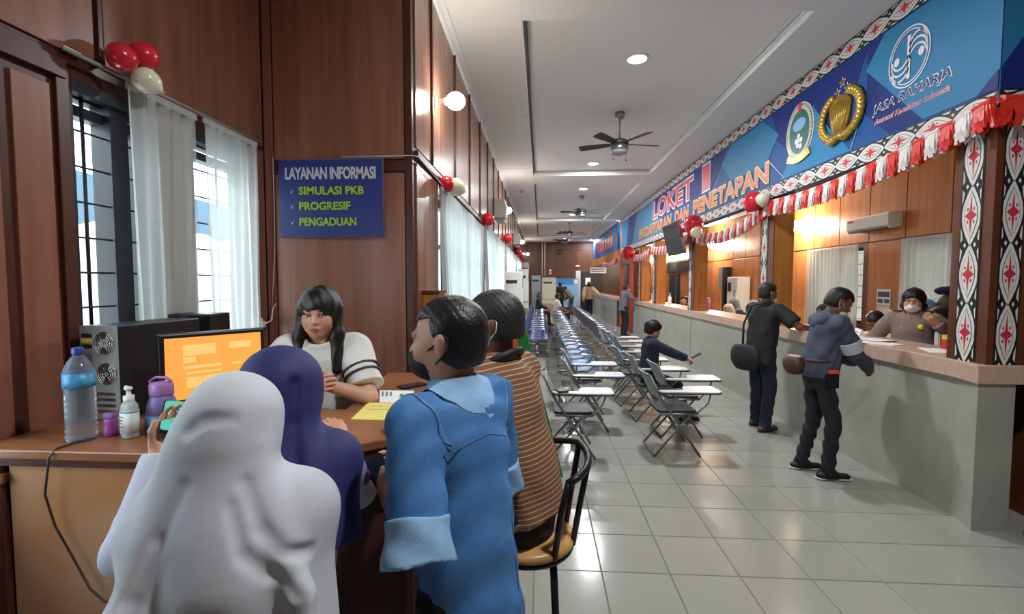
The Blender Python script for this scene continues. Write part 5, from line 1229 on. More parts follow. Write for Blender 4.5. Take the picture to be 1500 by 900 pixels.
# ---------------------------------------------------------------- two pupils in headscarves
def hijab(J, t, h, mat, drop, cape=1., face_cut=True, folds=.006, back=.0, seed=0., side=0., name='headscarf', vol=1., fill=False, grooves=()):
    s = J['s']; c, R, u, f, n = J['head'], J['R'], J['up'], J['fw'], J['neck']; lo, hi = bounds(J, .3); lo[2] = drop-.06; v = Vol(lo, hi, h)
    P = lambda x, y, z: c+R@va(x*s, y*s, z*s)
    v.ell(P(0, -.014, .028), (.094*s*vol, .114*s*vol, .102*s), R, .02); v.ell(P(0, -.008, -.04), (.086*s*vol, .098*s*vol, .085*s), R, .04); v.cone(P(0, -.02, -.05), n-f*.012-u*.02, .084*s, .088*s, .04)
    v.cone(J['shL']*.9+J['shR']*.1, J['shR']*1.0, .076*s*cape, .076*s*cape, .05, f, .95)
    lowc = va(n[0]+side, n[1]-.02-back, drop-.05); v.cone(n-u*.13*s-f*.02, lowc, .165*s*cape, .215*s*cape, .06, f, .8); v.cone(P(0, -.05, -.06), n-u*.16*s-f*.07, .075*s, .11*s, .05)
    if side: v.cone(P(-.03, -.03, -.03), J['shL']+va(.03, -.02, -.03), .075*s, .085*s, .06); v.cone(J['shL']+va(.03, -.02, -.03), va(J['shL'][0]+.02, n[1]-.06, drop), .085*s, .1*s, .05)
    if fill: v.cone(J['shR']+va(-.02, -.01, -.02), va(J['shR'][0]-.01, n[1]-.06, drop), .078*s, .095*s, .06)
    ph = seed
    for x0, x1, r_ in ((-.066, -.13, .024), (.0, -.03, .018), (.066, .15, .02)): v.cone(P(x0, -.06, -.05), va(n[0]+x1*1.0, n[1]-.135, n[2]-.16), r_*s, r_*1.2*s, .035); v.cone(va(n[0]+x1, n[1]-.135, n[2]-.16), va(n[0]+x1*1.25, n[1]-.19, drop-.05), r_*1.2*s, r_*1.6*s, .03)
    def fold(D, X, Y, Z):
        a = np.arctan2(Y-n[1]-.06, X-n[0]); g = np.clip((c[2]-.02-Z)/.3, 0, 1)
        return np.where(D < .2, D+folds*g*(np.sin(6.3*a+3*(Z-c[2])+ph)+.55*np.sin(13.7*a-7*(Z-c[2])+1.7*ph))+folds*.45*np.sin(24*(Z-c[2])+10*X+3*np.sin(9*X+ph))*(1-.5*g), D)
    v.fn(fold); v.half((0, n[1], drop), (0, -.25, -1))
    for line in grooves:                                                     # creases pressed into the back of the cloth
        pts = []
        for x, z in line:
            ix = int(np.clip(round((n[0]+x-v.lo[0])/v.h), 0, v.n[0]-1)); iz = int(np.clip(round((z-v.lo[2])/v.h), 0, v.n[2]-1)); col = np.where(v.d[ix, :, iz] < 0)[0]
            if len(col): pts.append(va(n[0]+x, v.lo[1]+v.h*col[0]-.0115, z))
        for p_, q_ in zip(pts[:-1], pts[1:]): v.cone(p_, q_, .0125, .0125, .012, op='sub')
    if face_cut: v.ell(P(0, .12, -.015), (.062*s, .075*s, .085*s), R, .012, 'sub')
    return v.build(name, mat, t)
base, rz = (-.618, .87), .30
t = person('schoolgirl in a plain white headscarf and white uniform, seen from behind, holding a phone', base, rz)
J = pose(1.50, lean=.06, L=to_local(base, rz, (-.945, 1.08, 1.25)), Rr=(.13, .2, .95), polL=(-.15, -.5, -1), polR=(.05, -.6, -.8), hyaw=-.1, hpitch=-.2, hroll=.06, sw=.142)
body_mesh(J, t, .0065, 'skin', {'L': dict(curl=.4, palm=(.7, -.3, .4), thumb=.2, size=.95)}); face_bits(J, t)
shirt_mesh(J, t, .01, 'uniform_white', 'long', hem=-.14, loose=.012, folds=.006, puff=1., seed=1); cz, nz = J['head'][2], J['neck'][2]
GA = [[(.055, cz-.07), (.085, nz-.03), (.125, nz-.075), (.16, nz-.10)], [(.035, cz-.1), (.06, nz-.06), (.10, nz-.11), (.15, nz-.15)], [(-.05, cz-.06), (-.085, nz-.03), (-.115, nz-.12), (-.13, nz-.22), (-.135, .92)], [(.15, nz-.17), (.075, nz-.22), (.03, nz-.29)], [(-.05, cz+.03), (-.02, cz+.05), (.03, cz+.05)]]
hj = hijab(J, t, .006, 'hijab_white', .90, grooves=GA, cape=1.03, vol=1.06, fill=True, folds=.004, seed=1.2, side=-.02)
v = Vol(J['hip']-va(.3, .3, .85), J['hip']+va(.3, .3, .2), .016); v.cone(J['hip']+va(0, 0, .05), va(0, 0, .1), .15, .21, 0, (0, 1, 0), .8); v.half((0, 0, .09), (0, 0, -1)); v.build('skirt', 'navy_cloth', t); shoes(J, t, .012, 'black')
ph = phone_in(t, J['wrL']+(J['wrL']-J['elL'])/.23*.085+va(.012, .02, .012), rotm(.3, .3, .25), 'phone_screen'); tag(ph, 'mobile phone with a green screen held by the girl in white', 'phone')
base, rz = (-.650, 1.06), .12
t = person('schoolgirl in a navy headscarf leaning on the reception desk', base, rz)
J = pose(1.53, lean=.12, L=to_local(base, rz, (-.80, 1.45, 1.16)), Rr=to_local(base, rz, (-.66, 1.47, 1.16)), polL=(-.8, -.3, -.5), polR=(.45, -.15, -.9), hyaw=.05, hpitch=-.12, sw=.15)
body_mesh(J, t, .007, 'skin', {'L': dict(palm=(0, 0, -1), curl=.2), 'R': dict(palm=(0, 0, -1), curl=.2)}); face_bits(J, t)
sl_ = shirt_mesh(J, t, .01, 'uniform_white', 'long', hem=-.14, loose=.012, folds=.005, puff=1., seed=4); cz, nz = J['head'][2], J['neck'][2]
hj = hijab(J, t, .007, 'hijab_navy', 1.04, grooves=[[(.07, cz+.04), (.075, cz-.05), (.09, nz-.06), (.11, nz-.15), (.12, 1.05)], [(.02, cz-.06), (.05, nz-.08), (.06, nz-.18), (.06, 1.05)], [(.12, nz-.05), (.16, nz-.14), (.165, 1.06)], [(-.05, cz+.06), (-.06, cz), (-.05, cz-.08)]], cape=1.0, vol=1.14, fill=True, folds=.003, seed=3.1, back=.02)
e, w = J['shR'], J['elR']; p = e*.35+w*.65; MB().ball(tuple(p+va(.045, -.03, .02)), (.02, .02, .025), 10, 8).build('badge', 'purple_trim', sl_, True)
c, R = J['head'], J['R']
for k, (y, z) in enumerate(((-.055, .108), (-.062, .094), (-.072, .086))): MB().ball(tuple(c+R@va(-.048-.004*k, y, z)*J['s']), .0055, 8, 6).build('pearl_pin', 'eye_white', hj, True)
v = Vol(J['hip']-va(.3, .3, .85), J['hip']+va(.3, .3, .2), .016); v.cone(J['hip']+va(0, 0, .05), va(0, 0, .1), .15, .2, 0, (0, 1, 0), .8); v.half((0, 0, .09), (0, 0, -1)); v.build('skirt', 'navy_cloth', t); shoes(J, t, .012, 'black')

# ---------------------------------------------------------------- staff member behind the desk
base, rz = (-1.09, 2.26), PI+.33
t = person('woman with long black hair and fringe in a white tee behind the desk', base, rz)
J = pose(1.68, lean=.17, L=to_local(base, rz, (-.99, 1.99, 1.235)), Rr=to_local(base, rz, (-1.04, 1.97, 1.21)), polL=(-.9, .1, -.7), polR=(.8, .1, -.7), hyaw=-.13, hpitch=-.10, hroll=-.03, sw=.155)
body_mesh(J, t, .0042, 'skin_light', {'L': dict(curl=.7, palm=(.9, -.3, .1), thumb=.5), 'R': dict(curl=.6, palm=(-.9, -.3, .1), thumb=.5)}, paint=head_paint(J)); face_bits(J, t)
sh = shirt_mesh(J, t, .008, 'tee_white', 'short', hem=-.05, loose=.024, folds=.005, seed=7)
e, w = J['shL'], J['elL']; d = (w-e)/np.linalg.norm(w-e)
for n_, k in (('L', .46), ('L', .58), ('R', .46), ('R', .58)):
    e, w = J['sh'+n_], J['el'+n_]; d = (w-e)/np.linalg.norm(w-e); q = e+d*.275*k; v = Vol(q-.12, q+.12, .006); v.cone(q-d*.1, q+d*.1, .0895, .0935, 0); v.half(q+d*.007, d); v.half(q-d*.007, -d); v.build('sleeve_stripe', 'stripe_dark', sh)
trousers_mesh(J, t, .016, 'navy_trousers'); shoes(J, t, .014, 'black')
s = J['s']; c, R = J['head'], J['R']; P = lambda x, y, z: c+R@va(x*s, y*s, z*s); v = Vol(c-va(.25, .25, .42), c+va(.25, .25, .2), .006)
v.ell(P(0, -.012, .034), (.094*s, .112*s, .098*s), R, .02); v.cone(P(0, -.05, .0), P(0, -.09, -.22), .085*s, .08*s, .04, R@va(0, 1, 0), .6)
for sx in (-1, 1): v.cone(P(sx*.072, -.005, .02), P(sx*.083, .02, -.10), .032*s, .034*s, .03); v.cone(P(sx*.083, .02, -.10), P(sx*.088, .055, -.26), .036*s, .03*s, .02)
v.ell(P(0, .105, -.055), (.061*s, .075*s, .086*s), R, .008, 'sub'); v.ell(P(0, .035, -.09), (.052*s, .06*s, .075*s), R, .01, 'sub')
v.fn(lambda D, X, Y, Z: np.where(D < .1, D+.002*np.sin(120*X+60*Y+9*np.sin(9*Z)), D)); v.build('hair', 'hair', t)
t2 = thing('tall_stool', 'tall dark stool behind the reception desk', 'stool', (-1.2, 2.62, 0)); MB().lathe([(.16, .68), (.165, .7), (.16, .73), (.001, .735)], 20).build('seat', 'chair_seat', t2, True)
for a in (45, 135, 225, 315): MB().tube([(.1*math.cos(math.radians(a)), .1*math.sin(math.radians(a)), .69), (.17*math.cos(math.radians(a)), .17*math.sin(math.radians(a)), 0)], .012, 8).build('leg', 'black_metal', t2, True)

# ---------------------------------------------------------------- visitors at the counter
def cross_bag(t, c, size, mat, label_rot=0., strap=None, name='shoulder_bag'):
    v = Vol(va(*c)-max(size), va(*c)+max(size), .008); v.ell(c, (size[0], size[1], size[2]), rotm(label_rot), 0); v.half(va(*c)+va(0, 0, size[2]*.72), (0, 0, 1)); v.half(va(*c)-va(0, 0, size[2]*.85), (0, 0, -1)); o = v.build(name, mat, t)
    if strap: MB().tube(strap, .012, 6).build('strap', mat, o, True)
    return o
base, rz = (2.50, 5.42), -1.12
t = person('man in a black shirt leaning on the counter with a black shoulder bag', base, rz)
J = pose(1.70, lean=.13, L=to_local(base, rz, (3.02, 5.62, 1.175)), Rr=to_local(base, rz, (2.98, 5.22, 1.175)), polL=(-.5, -.3, -.9), polR=(.8, -.1, -.6), fL=(-.12, .1, .085), fR=(.1, -.02, .085), hyaw=-.15, hpitch=-.2)
body_mesh(J, t, .008, 'skin_dark', {'L': dict(palm=(0, 0, -1), curl=.4), 'R': dict(palm=(0, 0, -1), curl=.5)}, paint=head_paint(J)); shirt_mesh(J, t, .011, 'black_cloth', 'short', hem=-.16, loose=.02, folds=.005, puff=1.06, seed=3); trousers_mesh(J, t, .012, 'navy_trousers', wide=1.06); shoes(J, t, .01, 'leather_brown'); short_hair(J, t, .007, 'hair_grey', .05); mask_mesh(J, t, .008, 'mask_white')
cross_bag(t, (-.02, -.215, .85), (.19, .075, .18), 'bag_black', 0, [(-.1, -.16, .97), (-.13, -.12, 1.2), (-.05, -.1, 1.42), (.1, .02, 1.46)])
base, rz = (2.40, 4.14), -1.62
t = person('young man in a hooded grey jacket with a brown waist bag, head bent', base, rz)
J = pose(1.66, lean=.16, L=(-.07, .36, .98), Rr=(.03, .37, .97), polL=(-.7, -.6, -.4), polR=(.7, -.6, -.4), fL=(-.12, -.06, .085), fR=(.1, .05, .085), hyaw=-.12, hpitch=-.55, hfwd=.06)
body_mesh(J, t, .006, 'skin_dark', {'L': dict(palm=(.6, 0, -.5), curl=.6), 'R': dict(palm=(-.6, 0, -.5), curl=.6)}, paint=head_paint(J)); face_bits(J, t)
sh = shirt_mesh(J, t, .009, 'jacket_grey', 'long', hem=-.03, loose=.024, folds=.007, seed=5); trousers_mesh(J, t, .009, 'black_cloth', wide=.92, folds=.006); shoes(J, t, .008, 'black', 'sole_white'); short_hair(J, t, .0055, 'hair', .045, .011); mask_mesh(J, t, .006, 'mask_white', down=.02)
for n_ in 'LR':
    e, w = J['sh'+n_], J['el'+n_]; d = (w-e)/np.linalg.norm(w-e); q = e+d*.21; v = Vol(q-.13, q+.13, .007); v.cone(q-d*.1, q+d*.09, .0865, .0805, 0); v.half(q+d*.05, d); v.half(q-d*.05, -d); v.build('sleeve_patch', 'hijab_white', sh)
nk = J['neck']; v = Vol(nk-.22, nk+.22, .008); v.cone(nk-J['fw']*.07-J['up']*.04-va(.06, 0, 0), nk-J['fw']*.07-J['up']*.04+va(.06, 0, 0), .055, .055, .03); v.cone(nk-J['fw']*.02-va(.09, 0, .02), nk-J['fw']*.08-J['up']*.08, .035, .05, .03); v.cone(nk-J['fw']*.02+va(.09, 0, -.02), nk-J['fw']*.08-J['up']*.08, .035, .05, .03); v.build('hood', 'jacket_grey', sh)
cross_bag(t, (.04, -.22, .98), (.12, .075, .1), 'leather_brown', 0, [(.1, -.15, 1.02), (.16, 0, 1.02), (.1, .13, 1.0)], 'waist_bag')
MB().box(.15, .175, -.02, .08, .80, .93).build('phone_pouch', 'black', t, bevel=.01); MB().box(.155, .178, -.01, .07, .925, .955).build('pouch_phone', 'orange_print', t)
base, rz = (2.60, 14.75), -1.35
t = person('man in a grey shirt leaning on the far part of the counter', base, rz)
J = pose(1.66, lean=.12, L=(-.1, .42, 1.17), Rr=(.12, .42, 1.17), polL=(-.6, 0, -.8), polR=(.6, 0, -.8), hyaw=-.1, hpitch=-.15); body_mesh(J, t, .014, 'skin_dark', {'L': dict(palm=(0, 0, -1)), 'R': dict(palm=(0, 0, -1))}); shirt_mesh(J, t, .016, 'grey_shirt', 'short', hem=-.1, loose=.02); trousers_mesh(J, t, .018, 'black_cloth', wide=1.05); shoes(J, t, .016, 'black'); short_hair(J, t, .012); mask_mesh(J, t, .012, 'mask_white', loops=False)
base, rz = (2.18, 21.2), -.2
t = person('man in a khaki vest with his back turned beside the second counter', base, rz)
J = pose(1.72, Rr=(.42, .25, 1.05), polR=(.8, -.2, -.5)); body_mesh(J, t, .018, 'skin_dark', face=False); sh = shirt_mesh(J, t, .02, 'khaki', 'long', hem=.0, loose=.03, folds=0)
for n_ in 'LR':
    v = Vol(*bounds(J, .2), .02); v.cone(J['sh'+n_], J['el'+n_], .1, .092, .02); v.cone(J['el'+n_], J['wr'+n_], .092, .06, .02); v.build('sleeve', 'khaki_light', sh)
trousers_mesh(J, t, .02, 'black'); shoes(J, t, .02, 'black'); short_hair(J, t, .014)
base, rz = (1.0, 24.0), -.6
t = person('man in dark clothes standing before the blue banner', base, rz); J = pose(1.72); body_mesh(J, t, .02, 'skin_dark', face=False); shirt_mesh(J, t, .022, 'black_cloth', 'short', hem=-.05, loose=.03, folds=0); trousers_mesh(J, t, .022, 'black'); shoes(J, t, .02, 'black'); short_hair(J, t, .016)
base, rz = (1.6, 24.2), .9
t = person('person in olive clothes bending forward before the blue banner', base, rz); J = pose(1.66, lean=.75, L=(-.15, .5, .8), Rr=(.15, .5, .8)); body_mesh(J, t, .02, 'skin_dark', face=False); shirt_mesh(J, t, .022, 'olive', 'long', hem=-.05, loose=.03, folds=0); trousers_mesh(J, t, .022, 'camo'); shoes(J, t, .02, 'black'); short_hair(J, t, .016)
# seated
def seated(label, base, rz, height, seat, shirt, sleeve, h, skin='skin_dark', trousers='black_cloth', lean=.05, L=None, Rr=None, hyaw=0., hpitch=-.1, hair='hair', cap=None, face=False, fwd=.32):
    t = person(label, base, rz); s = height/1.7
    J = pose(height, hip=(0, -.04, seat+.09*s), lean=lean, L=L or (-.13, .32, seat+.22), Rr=Rr or (.13, .32, seat+.22), polL=(-.5, -.7, -.5), polR=(.5, -.7, -.5), fL=(-.1, fwd+.08, .085*s), fR=(.1, fwd+.08, .085*s), hyaw=hyaw, hpitch=hpitch)
    body_mesh(J, t, h, skin, {'L': dict(palm=(0, 0, -1), curl=.5), 'R': dict(palm=(-.5, 0, -.8), curl=.6)}, face=face); shirt_mesh(J, t, h*1.15, shirt, sleeve, hem=-.04, loose=.02, folds=.003); trousers_mesh(J, t, h*1.2, trousers, top=.05); shoes(J, t, h*1.1, 'black')
    if hair: short_hair(J, t, h*.8, hair, .045)
    return t, J
base = (1.37, 5.80)
t, J = seated('person in a black cap and navy sweater sitting on a folding chair with a phone', base, Q, 1.48, .455, 'navy_cloth', 'long', .008, 'skin', L=(-.04, .42, .74), Rr=(.06, .44, .74), hyaw=.05, hpitch=-.12, lean=.08, hair='hair')
s = J['s']; c, R = J['head'], J['R']; v = Vol(c-.18, c+.18, .007); v.ell(c+R@va(0, -.012, .045)*s, (.104*s, .126*s, .1*s), R, 0); v.ell(c+R@va(0, -.05, -.03)*s, (.09*s, .08*s, .07*s), R, .03); v.fn(lambda D, X, Y, Z: np.maximum(D, -((X-c[0])*R[0, 2]+(Y-c[1])*R[1, 2]+(Z-c[2])*R[2, 2])-.01-.35*((X-c[0])*-R[0, 1]+(Y-c[1])*-R[1, 1]+.03))); v.build('cap', 'black', t)
ph = phone_in(t, (.0, .53, .775), rotm(0, .5, 0)); tag(ph, 'mobile phone held by the seated person in the black cap', 'phone')
seated('person in a white shirt sitting on the steel bench at the back', (.62, 16.9), Q, 1.68, .44, 'tee_white', 'short', .018); seated('person in navy clothes sitting on the dark blue bench', (-.06, 18.3), Q, 1.68, .44, 'navy_cloth', 'long', .02)
# ---------------------------------------------------------------- staff behind the counter
base, rz = (3.62, 4.74), 2.25
t = person('officer in a brown police uniform and white mask standing behind the counter', base, rz)
J = pose(1.63, L=(-.22, .16, 1.30), Rr=(.22, .2, 1.0), polL=(-.9, .1, -.8), polR=(.8, -.4, -.6), hyaw=.15, hpitch=-.08); body_mesh(J, t, .007, 'skin', {'L': dict(palm=(.5, -.5, .3), curl=.5)}, paint=head_paint(J)); face_bits(J, t)
sh = shirt_mesh(J, t, .009, 'police_brown', 'long', hem=-.04, loose=.02, folds=.004, seed=8); trousers_mesh(J, t, .016, 'olive'); shoes(J, t, .016, 'black'); mask_mesh(J, t, .007, 'mask_white')
s = J['s']; c, R = J['head'], J['R']; P = lambda x, y, z: c+R@va(x*s, y*s, z*s); v = Vol(c-.22, c+.2, .008); v.ell(P(0, -.015, .035), (.098*s, .115*s, .1*s), R, .02); v.ell(P(0, -.04, -.05), (.108*s, .085*s, .07*s), R, .02); v.fn(lambda D, X, Y, Z: np.where(D < .1, D+.005*np.sin(70*X+30*Z)*np.sin(60*Y+20*Z), D)); v.ell(P(0, .11, -.04), (.066*s, .08*s, .085*s), R, .01, 'sub'); v.build('hair', 'hair', t)
q = J['chest']+J['fw']*.125+va(-.09, 0, .06); MB().ball(tuple(q), (.025, .02, .028), 10, 8).build('badge', 'yellow_plastic', sh, True)
for n_, sx in (('L', -1), ('R', 1)): MB().obox(tuple(J['sh'+n_]-va(sx*.05, 0, -.082)), (.09, .045, .012)).build('epaulette', 'black', sh)
# waist belt
v = Vol(*bounds(J, .2), .012); v.cone(J['hip']+va(0, 0, -.06), J['hip']+va(0, 0, .06), .168, .166, 0, J['fw'], .76); v.half(J['hip']+va(0, 0, .05), (0, 0, 1)); v.half(J['hip']+va(0, 0, .0), (0, 0, -1)); v.build('belt', 'black', t)
t, J = seated('clerk in a white shirt with bowed head behind the folders on the counter', (3.66, 5.3), 2.0, 1.66, .52, 'tee_white', 'short', .009, 'skin_dark', hpitch=-.45, hyaw=.1, face=True)
for x, y, m_, l, hz in ((4.25, 7.25, 'hijab_slate', 'clerk in a slate headscarf behind the counter by the office curtain', .55), (3.72, 9.45, 'hijab_cream', 'clerk in a cream headscarf behind the counter next to the purple tumbler', .45), (3.95, 9.75, 'hijab_grey', 'clerk in a grey headscarf behind the cream one', .55), (3.80, 8.55, 'hijab_white', 'clerk in a white headscarf beside the man in black', .56)):
    t, J = seated(l, (x, y), 1.9, 1.58, hz, 'navy_cloth', 'long', .014, 'skin', hair=None); hijab(J, t, .012, m_, J['neck'][2]-.12, .95, folds=.003)
seated('clerk with dark hair behind the counter beside the white bottle', (3.75, 12.4), 1.9, 1.62, .5, 'black_cloth', 'short', .016, 'skin')

# ================================================================== OFFICE FITTINGS AND COUNTER ITEMS
t = thing('wall_air_conditioner', 'white split air conditioner on the office wall above the curtains', 'air conditioner', (XO-.012, 7.05, 2.47))
b = MB(); b.prism([(0, .02), (-.16, .0), (-.205, .05), (-.21, .2), (-.19, .235), (0, .24)], (0, 0, 0), (1, 0, 0), (0, 0, 1), (0, .92, 0)); b.build('body', 'white_plastic', t, bevel=.008)
MB().box(-.206, -.13, .05, .87, -.004, .018).build('vent', 'dark_plastic', t); MB().box(-.2125, -.205, .74, .88, .16, .19).build('logo_strip', 'letter_red', t)
t = thing('floor_air_conditioner', 'white floor standing air conditioner against the office wall', 'air conditioner', (XO-.36, 11.8, 0)); MB().box(0, .32, 0, .62, 0, 1.82).build('body', 'white_plastic', t, bevel=.02); MB().box(-.006, 0, .36, .56, 1.45, 1.68).build('grille', 'dark_plastic', t); MB().box(-.006, 0, .1, .2, 1.3, 1.5).build('panel', 'grey_plastic', t)
t = thing('wall_calendar', 'white wall calendar on the office wall behind the officer', 'calendar', (XO-.014, 7.22, 1.12)); MB().box(-.006, 0, 0, .28, .22, .46).build('upper_sheet', 'paper', t); MB().box(-.006, 0, 0, .28, -.08, .21).build('lower_sheet', 'tee_white', t)
b = MB(); b.box(-.008, -.006, .02, .26, .34, .42); b.box(-.008, -.006, .02, .12, .25, .31); b.box(-.008, -.006, .15, .26, .25, .31); b.build('print', 'hijab_slate', t)
t = thing('steel_cabinet', 'pale grey cabinet behind the officer', 'cabinet', (4.52, 5.55, 0)); MB().box(0, .5, 0, .9, 0, 1.32).build('body', 'beige_plastic', t, bevel=.006)
for k in range(2): d = MB().box(-.012, 0, .02+.44*k, .44+.44*k, .05, 1.28).build('door', 'beige_plastic', t, bevel=.003); MB().box(-.026, -.012, .36-.26*k+.1*k+.2*k, .38-.26*k+.1*k+.2*k, .65, .78).build('handle', 'chrome', d)
def lump(name, c, r, mat, label, cat, cut=None, R=None):
    t = thing(name, label, cat, (c[0], c[1], c[2]-r[2])); v = Vol(-va(*r)*1.2, va(*r)*1.2+va(0, 0, r[2]), .012); v.ell((0, 0, r[2]), r, R, 0); v.cone((-r[0]*.5, 0, r[2]*.5), (r[0]*.5, 0, r[2]*.45), r[2]*.5, r[2]*.5, .05); v.fn(lambda D, X, Y, Z: np.where(D < .1, D+.01*np.sin(30*X+22*Y+18*Z), D)); v.half((0, 0, .002), (0, 0, -1)); v.build('body', mat, t); return t
lump('cloth_bundle', (4.68, 6.02, 1.40), (.14, .16, .08), 'teal_plastic', 'light blue plastic bundle on the pale cabinet', 'bundle')
t = lump('helmet', (4.8, 5.74, 1.43), (.13, .13, .11), 'camo', 'camouflage patterned helmet on the pale cabinet', 'helmet')
t = lump('field_cap', (4.78, 5.74, 1.585), (.13, .14, .05), 'hijab_navy', 'navy cap lying on the helmet', 'cap')
t = lump('hand_bag', (4.37, 5.37, 1.36), (.07, .16, .085), 'bag_black', 'dark bag with a long strap hanging on the cabinet side', 'bag'); MB().tube([(0, -.12, .08), (-.02, -.1, -.18), (-.02, .0, -.26), (-.02, .1, -.18), (0, .12, .08)], .012, 6).build('strap', 'bag_black', t, True)
tt = thing('bag_stand', 'narrow pale counter-height stand beneath the dark bag', 'stand', (4.27, 5.22, 0)); MB().box(0, .2, 0, .3, .0, 1.25).build('body', 'beige_plastic', tt, bevel=.004); MB().box(-.004, 0, .02, .28, .9, 1.2).build('front', 'paper', tt)
ZK = 1.131
def flat_doc(name, c, w, d, rz, mat, label, cat, th=.004, group=None):
    t = thing(name, label, cat, (c[0], c[1], c[2] if len(c) > 2 else ZK), rz, group); MB().box(-w/2, w/2, -d/2, d/2, 0, th).build('cover', mat, t); MB().box(-w/2+.006, w/2-.004, -d/2+.004, d/2-.004, th, th+.002).build('sheet', 'paper', t); return t
flat_doc('red_folder', (3.13, 4.62), .25, .34, .35, 'red_folder', 'red folder lying open on the counter before the bowed clerk', 'folder', .008); flat_doc('red_folder', (3.08, 4.86), .25, .34, -.2, 'red_folder', 'red folder with white papers next to the name card', 'folder', .01)
flat_doc('paper_form', (3.05, 4.36), .21, .3, .5, 'paper', 'white form on the counter next to the red folders', 'paper', .002); flat_doc('paper_form', (3.2, 3.9), .21, .3, -.4, 'paper', 'white paper on the counter beside the corner pillar', 'paper', .003); flat_doc('red_folder', (3.06, 5.3), .22, .3, .3, 'red_folder', 'red folder under the arms of the man in black', 'folder', .006); flat_doc('paper_stack', (3.3, 5.75), .3, .4, .2, 'paper', 'loose pile of white papers on the counter', 'papers', .03)
t = thing('name_card', 'white folded name card standing on the counter', 'card', (3.26, 4.95, ZK), -.35); b = MB(); b.prism([(-.03, 0), (.03, 0), (.004, .075), (-.004, .075)], (0, -.1, 0), (1, 0, 0), (0, 0, 1), (0, .22, 0)); b.build('card', 'paper', t); MB().box(-.019, -.017, -.06, .06, .035, .045).build('printed_line', 'label_text', t)
t = thing('small_box', 'small red and yellow box on the counter beside the corner pillar', 'box', (3.33, 3.98, ZK)); MB().box(-.04, .04, -.03, .03, 0, .085).build('carton', 'red_plastic', t); MB().box(-.038, .038, -.028, .028, .085, .12).build('lid', 'yellow_plastic', t)
t = thing('spray_bottle', 'tall white bottle on the far part of the counter', 'bottle', (3.3, 12.1, ZK)); MB().lathe([(.04, 0), (.045, .01), (.045, .17), (.02, .2), (.018, .23)], 16).build('bottle_body', 'white_plastic', t, True); MB().lathe([(.022, .23), (.022, .26), (.03, .27), (.001, .3)], 12).build('cap', 'label_blue', t, True)
t = thing('purple_cup', 'purple tumbler on the counter beside the clerk in cream', 'tumbler', (3.36, 9.6, ZK)); MB().lathe([(.045, 0), (.05, .01), (.062, .2)], 18).build('cup', 'lilac', t, True); MB().lathe([(.064, .2), (.064, .225), (.03, .24), (.001, .24)], 18).build('lid', 'magenta', t, True)
t = thing('brochure_box', 'small dark wooden box with white rim on the far counter', 'box', (3.2, 14.35, ZK)); MB().box(-.1, .1, -.1, .1, 0, .2).build('body', 'leather_brown', t); MB().box(-.11, .11, -.11, .11, .2, .22).build('rim', 'paper', t)
t = thing('white_canister', 'white canister on the far counter', 'canister', (3.25, 13.6, ZK)); MB().lathe([(.055, 0), (.06, .01), (.06, .2)], 16).build('body', 'white_plastic', t, True); MB().lathe([(.062, .2), (.062, .23), (.001, .235)], 16).build('lid', 'paper', t, True)
# hanging screen and office boards
t = thing('hanging_screen', 'black flat screen hung from the fascia facing the hall', 'screen', (2.70, 9.0, 2.80)); Rt = Matrix.Rotation(-.22, 3, 'Y')
b = MB(); b.obox((-.06, .5, -.26), (.05, 1.1, .64), Rt); b.build('case', 'dark_plastic', t, bevel=.01); b = MB(); b.obox((-.087, .5, -.265), (.004, 1.04, .58), Rt); b.build('screen', 'phone_glass', t); MB().tube([(.02, .5, -.1), (.26, .5, .0)], .025, 8).build('arm', 'steel', t, True); b = MB(); b.obox((-.06, -.06, -.26), (.055, .012, .64), Rt); b.build('edge', 'chrome', t)
for k, (y0, y1, z0, z1) in enumerate(((16.6, 19.3, 2.05, 2.5), (22.4, 24.2, 2.15, 2.6))):
    t = thing('notice_board', ('black board over the dark office door', 'black board on the office wall near the doorway')[k], 'board', (XO-.013, y0, z0)); MB().box(-.05, 0, 0, y1-y0, 0, z1-z0).build('frame', 'dark_plastic', t); MB().box(-.055, -.05, .05, y1-y0-.05, .05, z1-z0-.05).build('face', 'phone_glass', t)
t = thing('office_door', 'dark office door with a pale vertical strip', 'door', (XO-.013, 17.7, 0)); MB().box(-.05, 0, 0, 1.3, 0, 2.0).build('leaf', 'navy_door', t); MB().box(-.06, -.05, .3, .36, .1, 1.9).build('strip', 'steel', t)
t = thing('office_partition', 'dark upright frame on the office wall past the white air conditioner', 'frame', (XO-.2, 13.0, 0)); MB().box(0, .18, 0, .16, 0, 2.1).build('post', 'navy_door', t); MB().box(.02, .16, .16, .5, 1.5, 2.1).build('pane', 'grey_plastic', t)
# far end of the hall
t = thing('glass_door', 'dark double door with a white notice in the wall closing the hall', 'door', (2.25, YE-.013, 0))
for k in range(2): d = MB().box(.06+.62*k, .64+.62*k, -.05, 0, 0, 2.3).build('leaf', 'navy_door', t); MB().box(.1+.62*k, .12+.62*k, -.09, -.05, .9, 1.3).build('handle', 'steel', d)
MB().box(-.25, .02, -.06, 0, .0, 2.35).build('side_light', 'crest_silver', t); MB().box(.3, .58, -.056, -.05, 1.55, 1.95).build('notice', 'paper', t)
t = thing('blue_banner', 'blue exhibition banner standing near the hall end', 'banner', (.85, 26.0, 0)); MB().box(0, 1.25, 0, .04, .3, 1.55).build('lower_print', 'fascia_line', t); MB().box(0, 1.25, 0, .04, 1.55, 1.9).build('upper_print', 'banner_blue', t); MB().box(1.0, 1.22, -.006, 0, 1.6, 1.85).build('logo', 'orn_white', t)
for x in (.1, 1.15): MB().box(x, x+.04, -.15, .2, 0, .3).build('foot', 'steel', t)
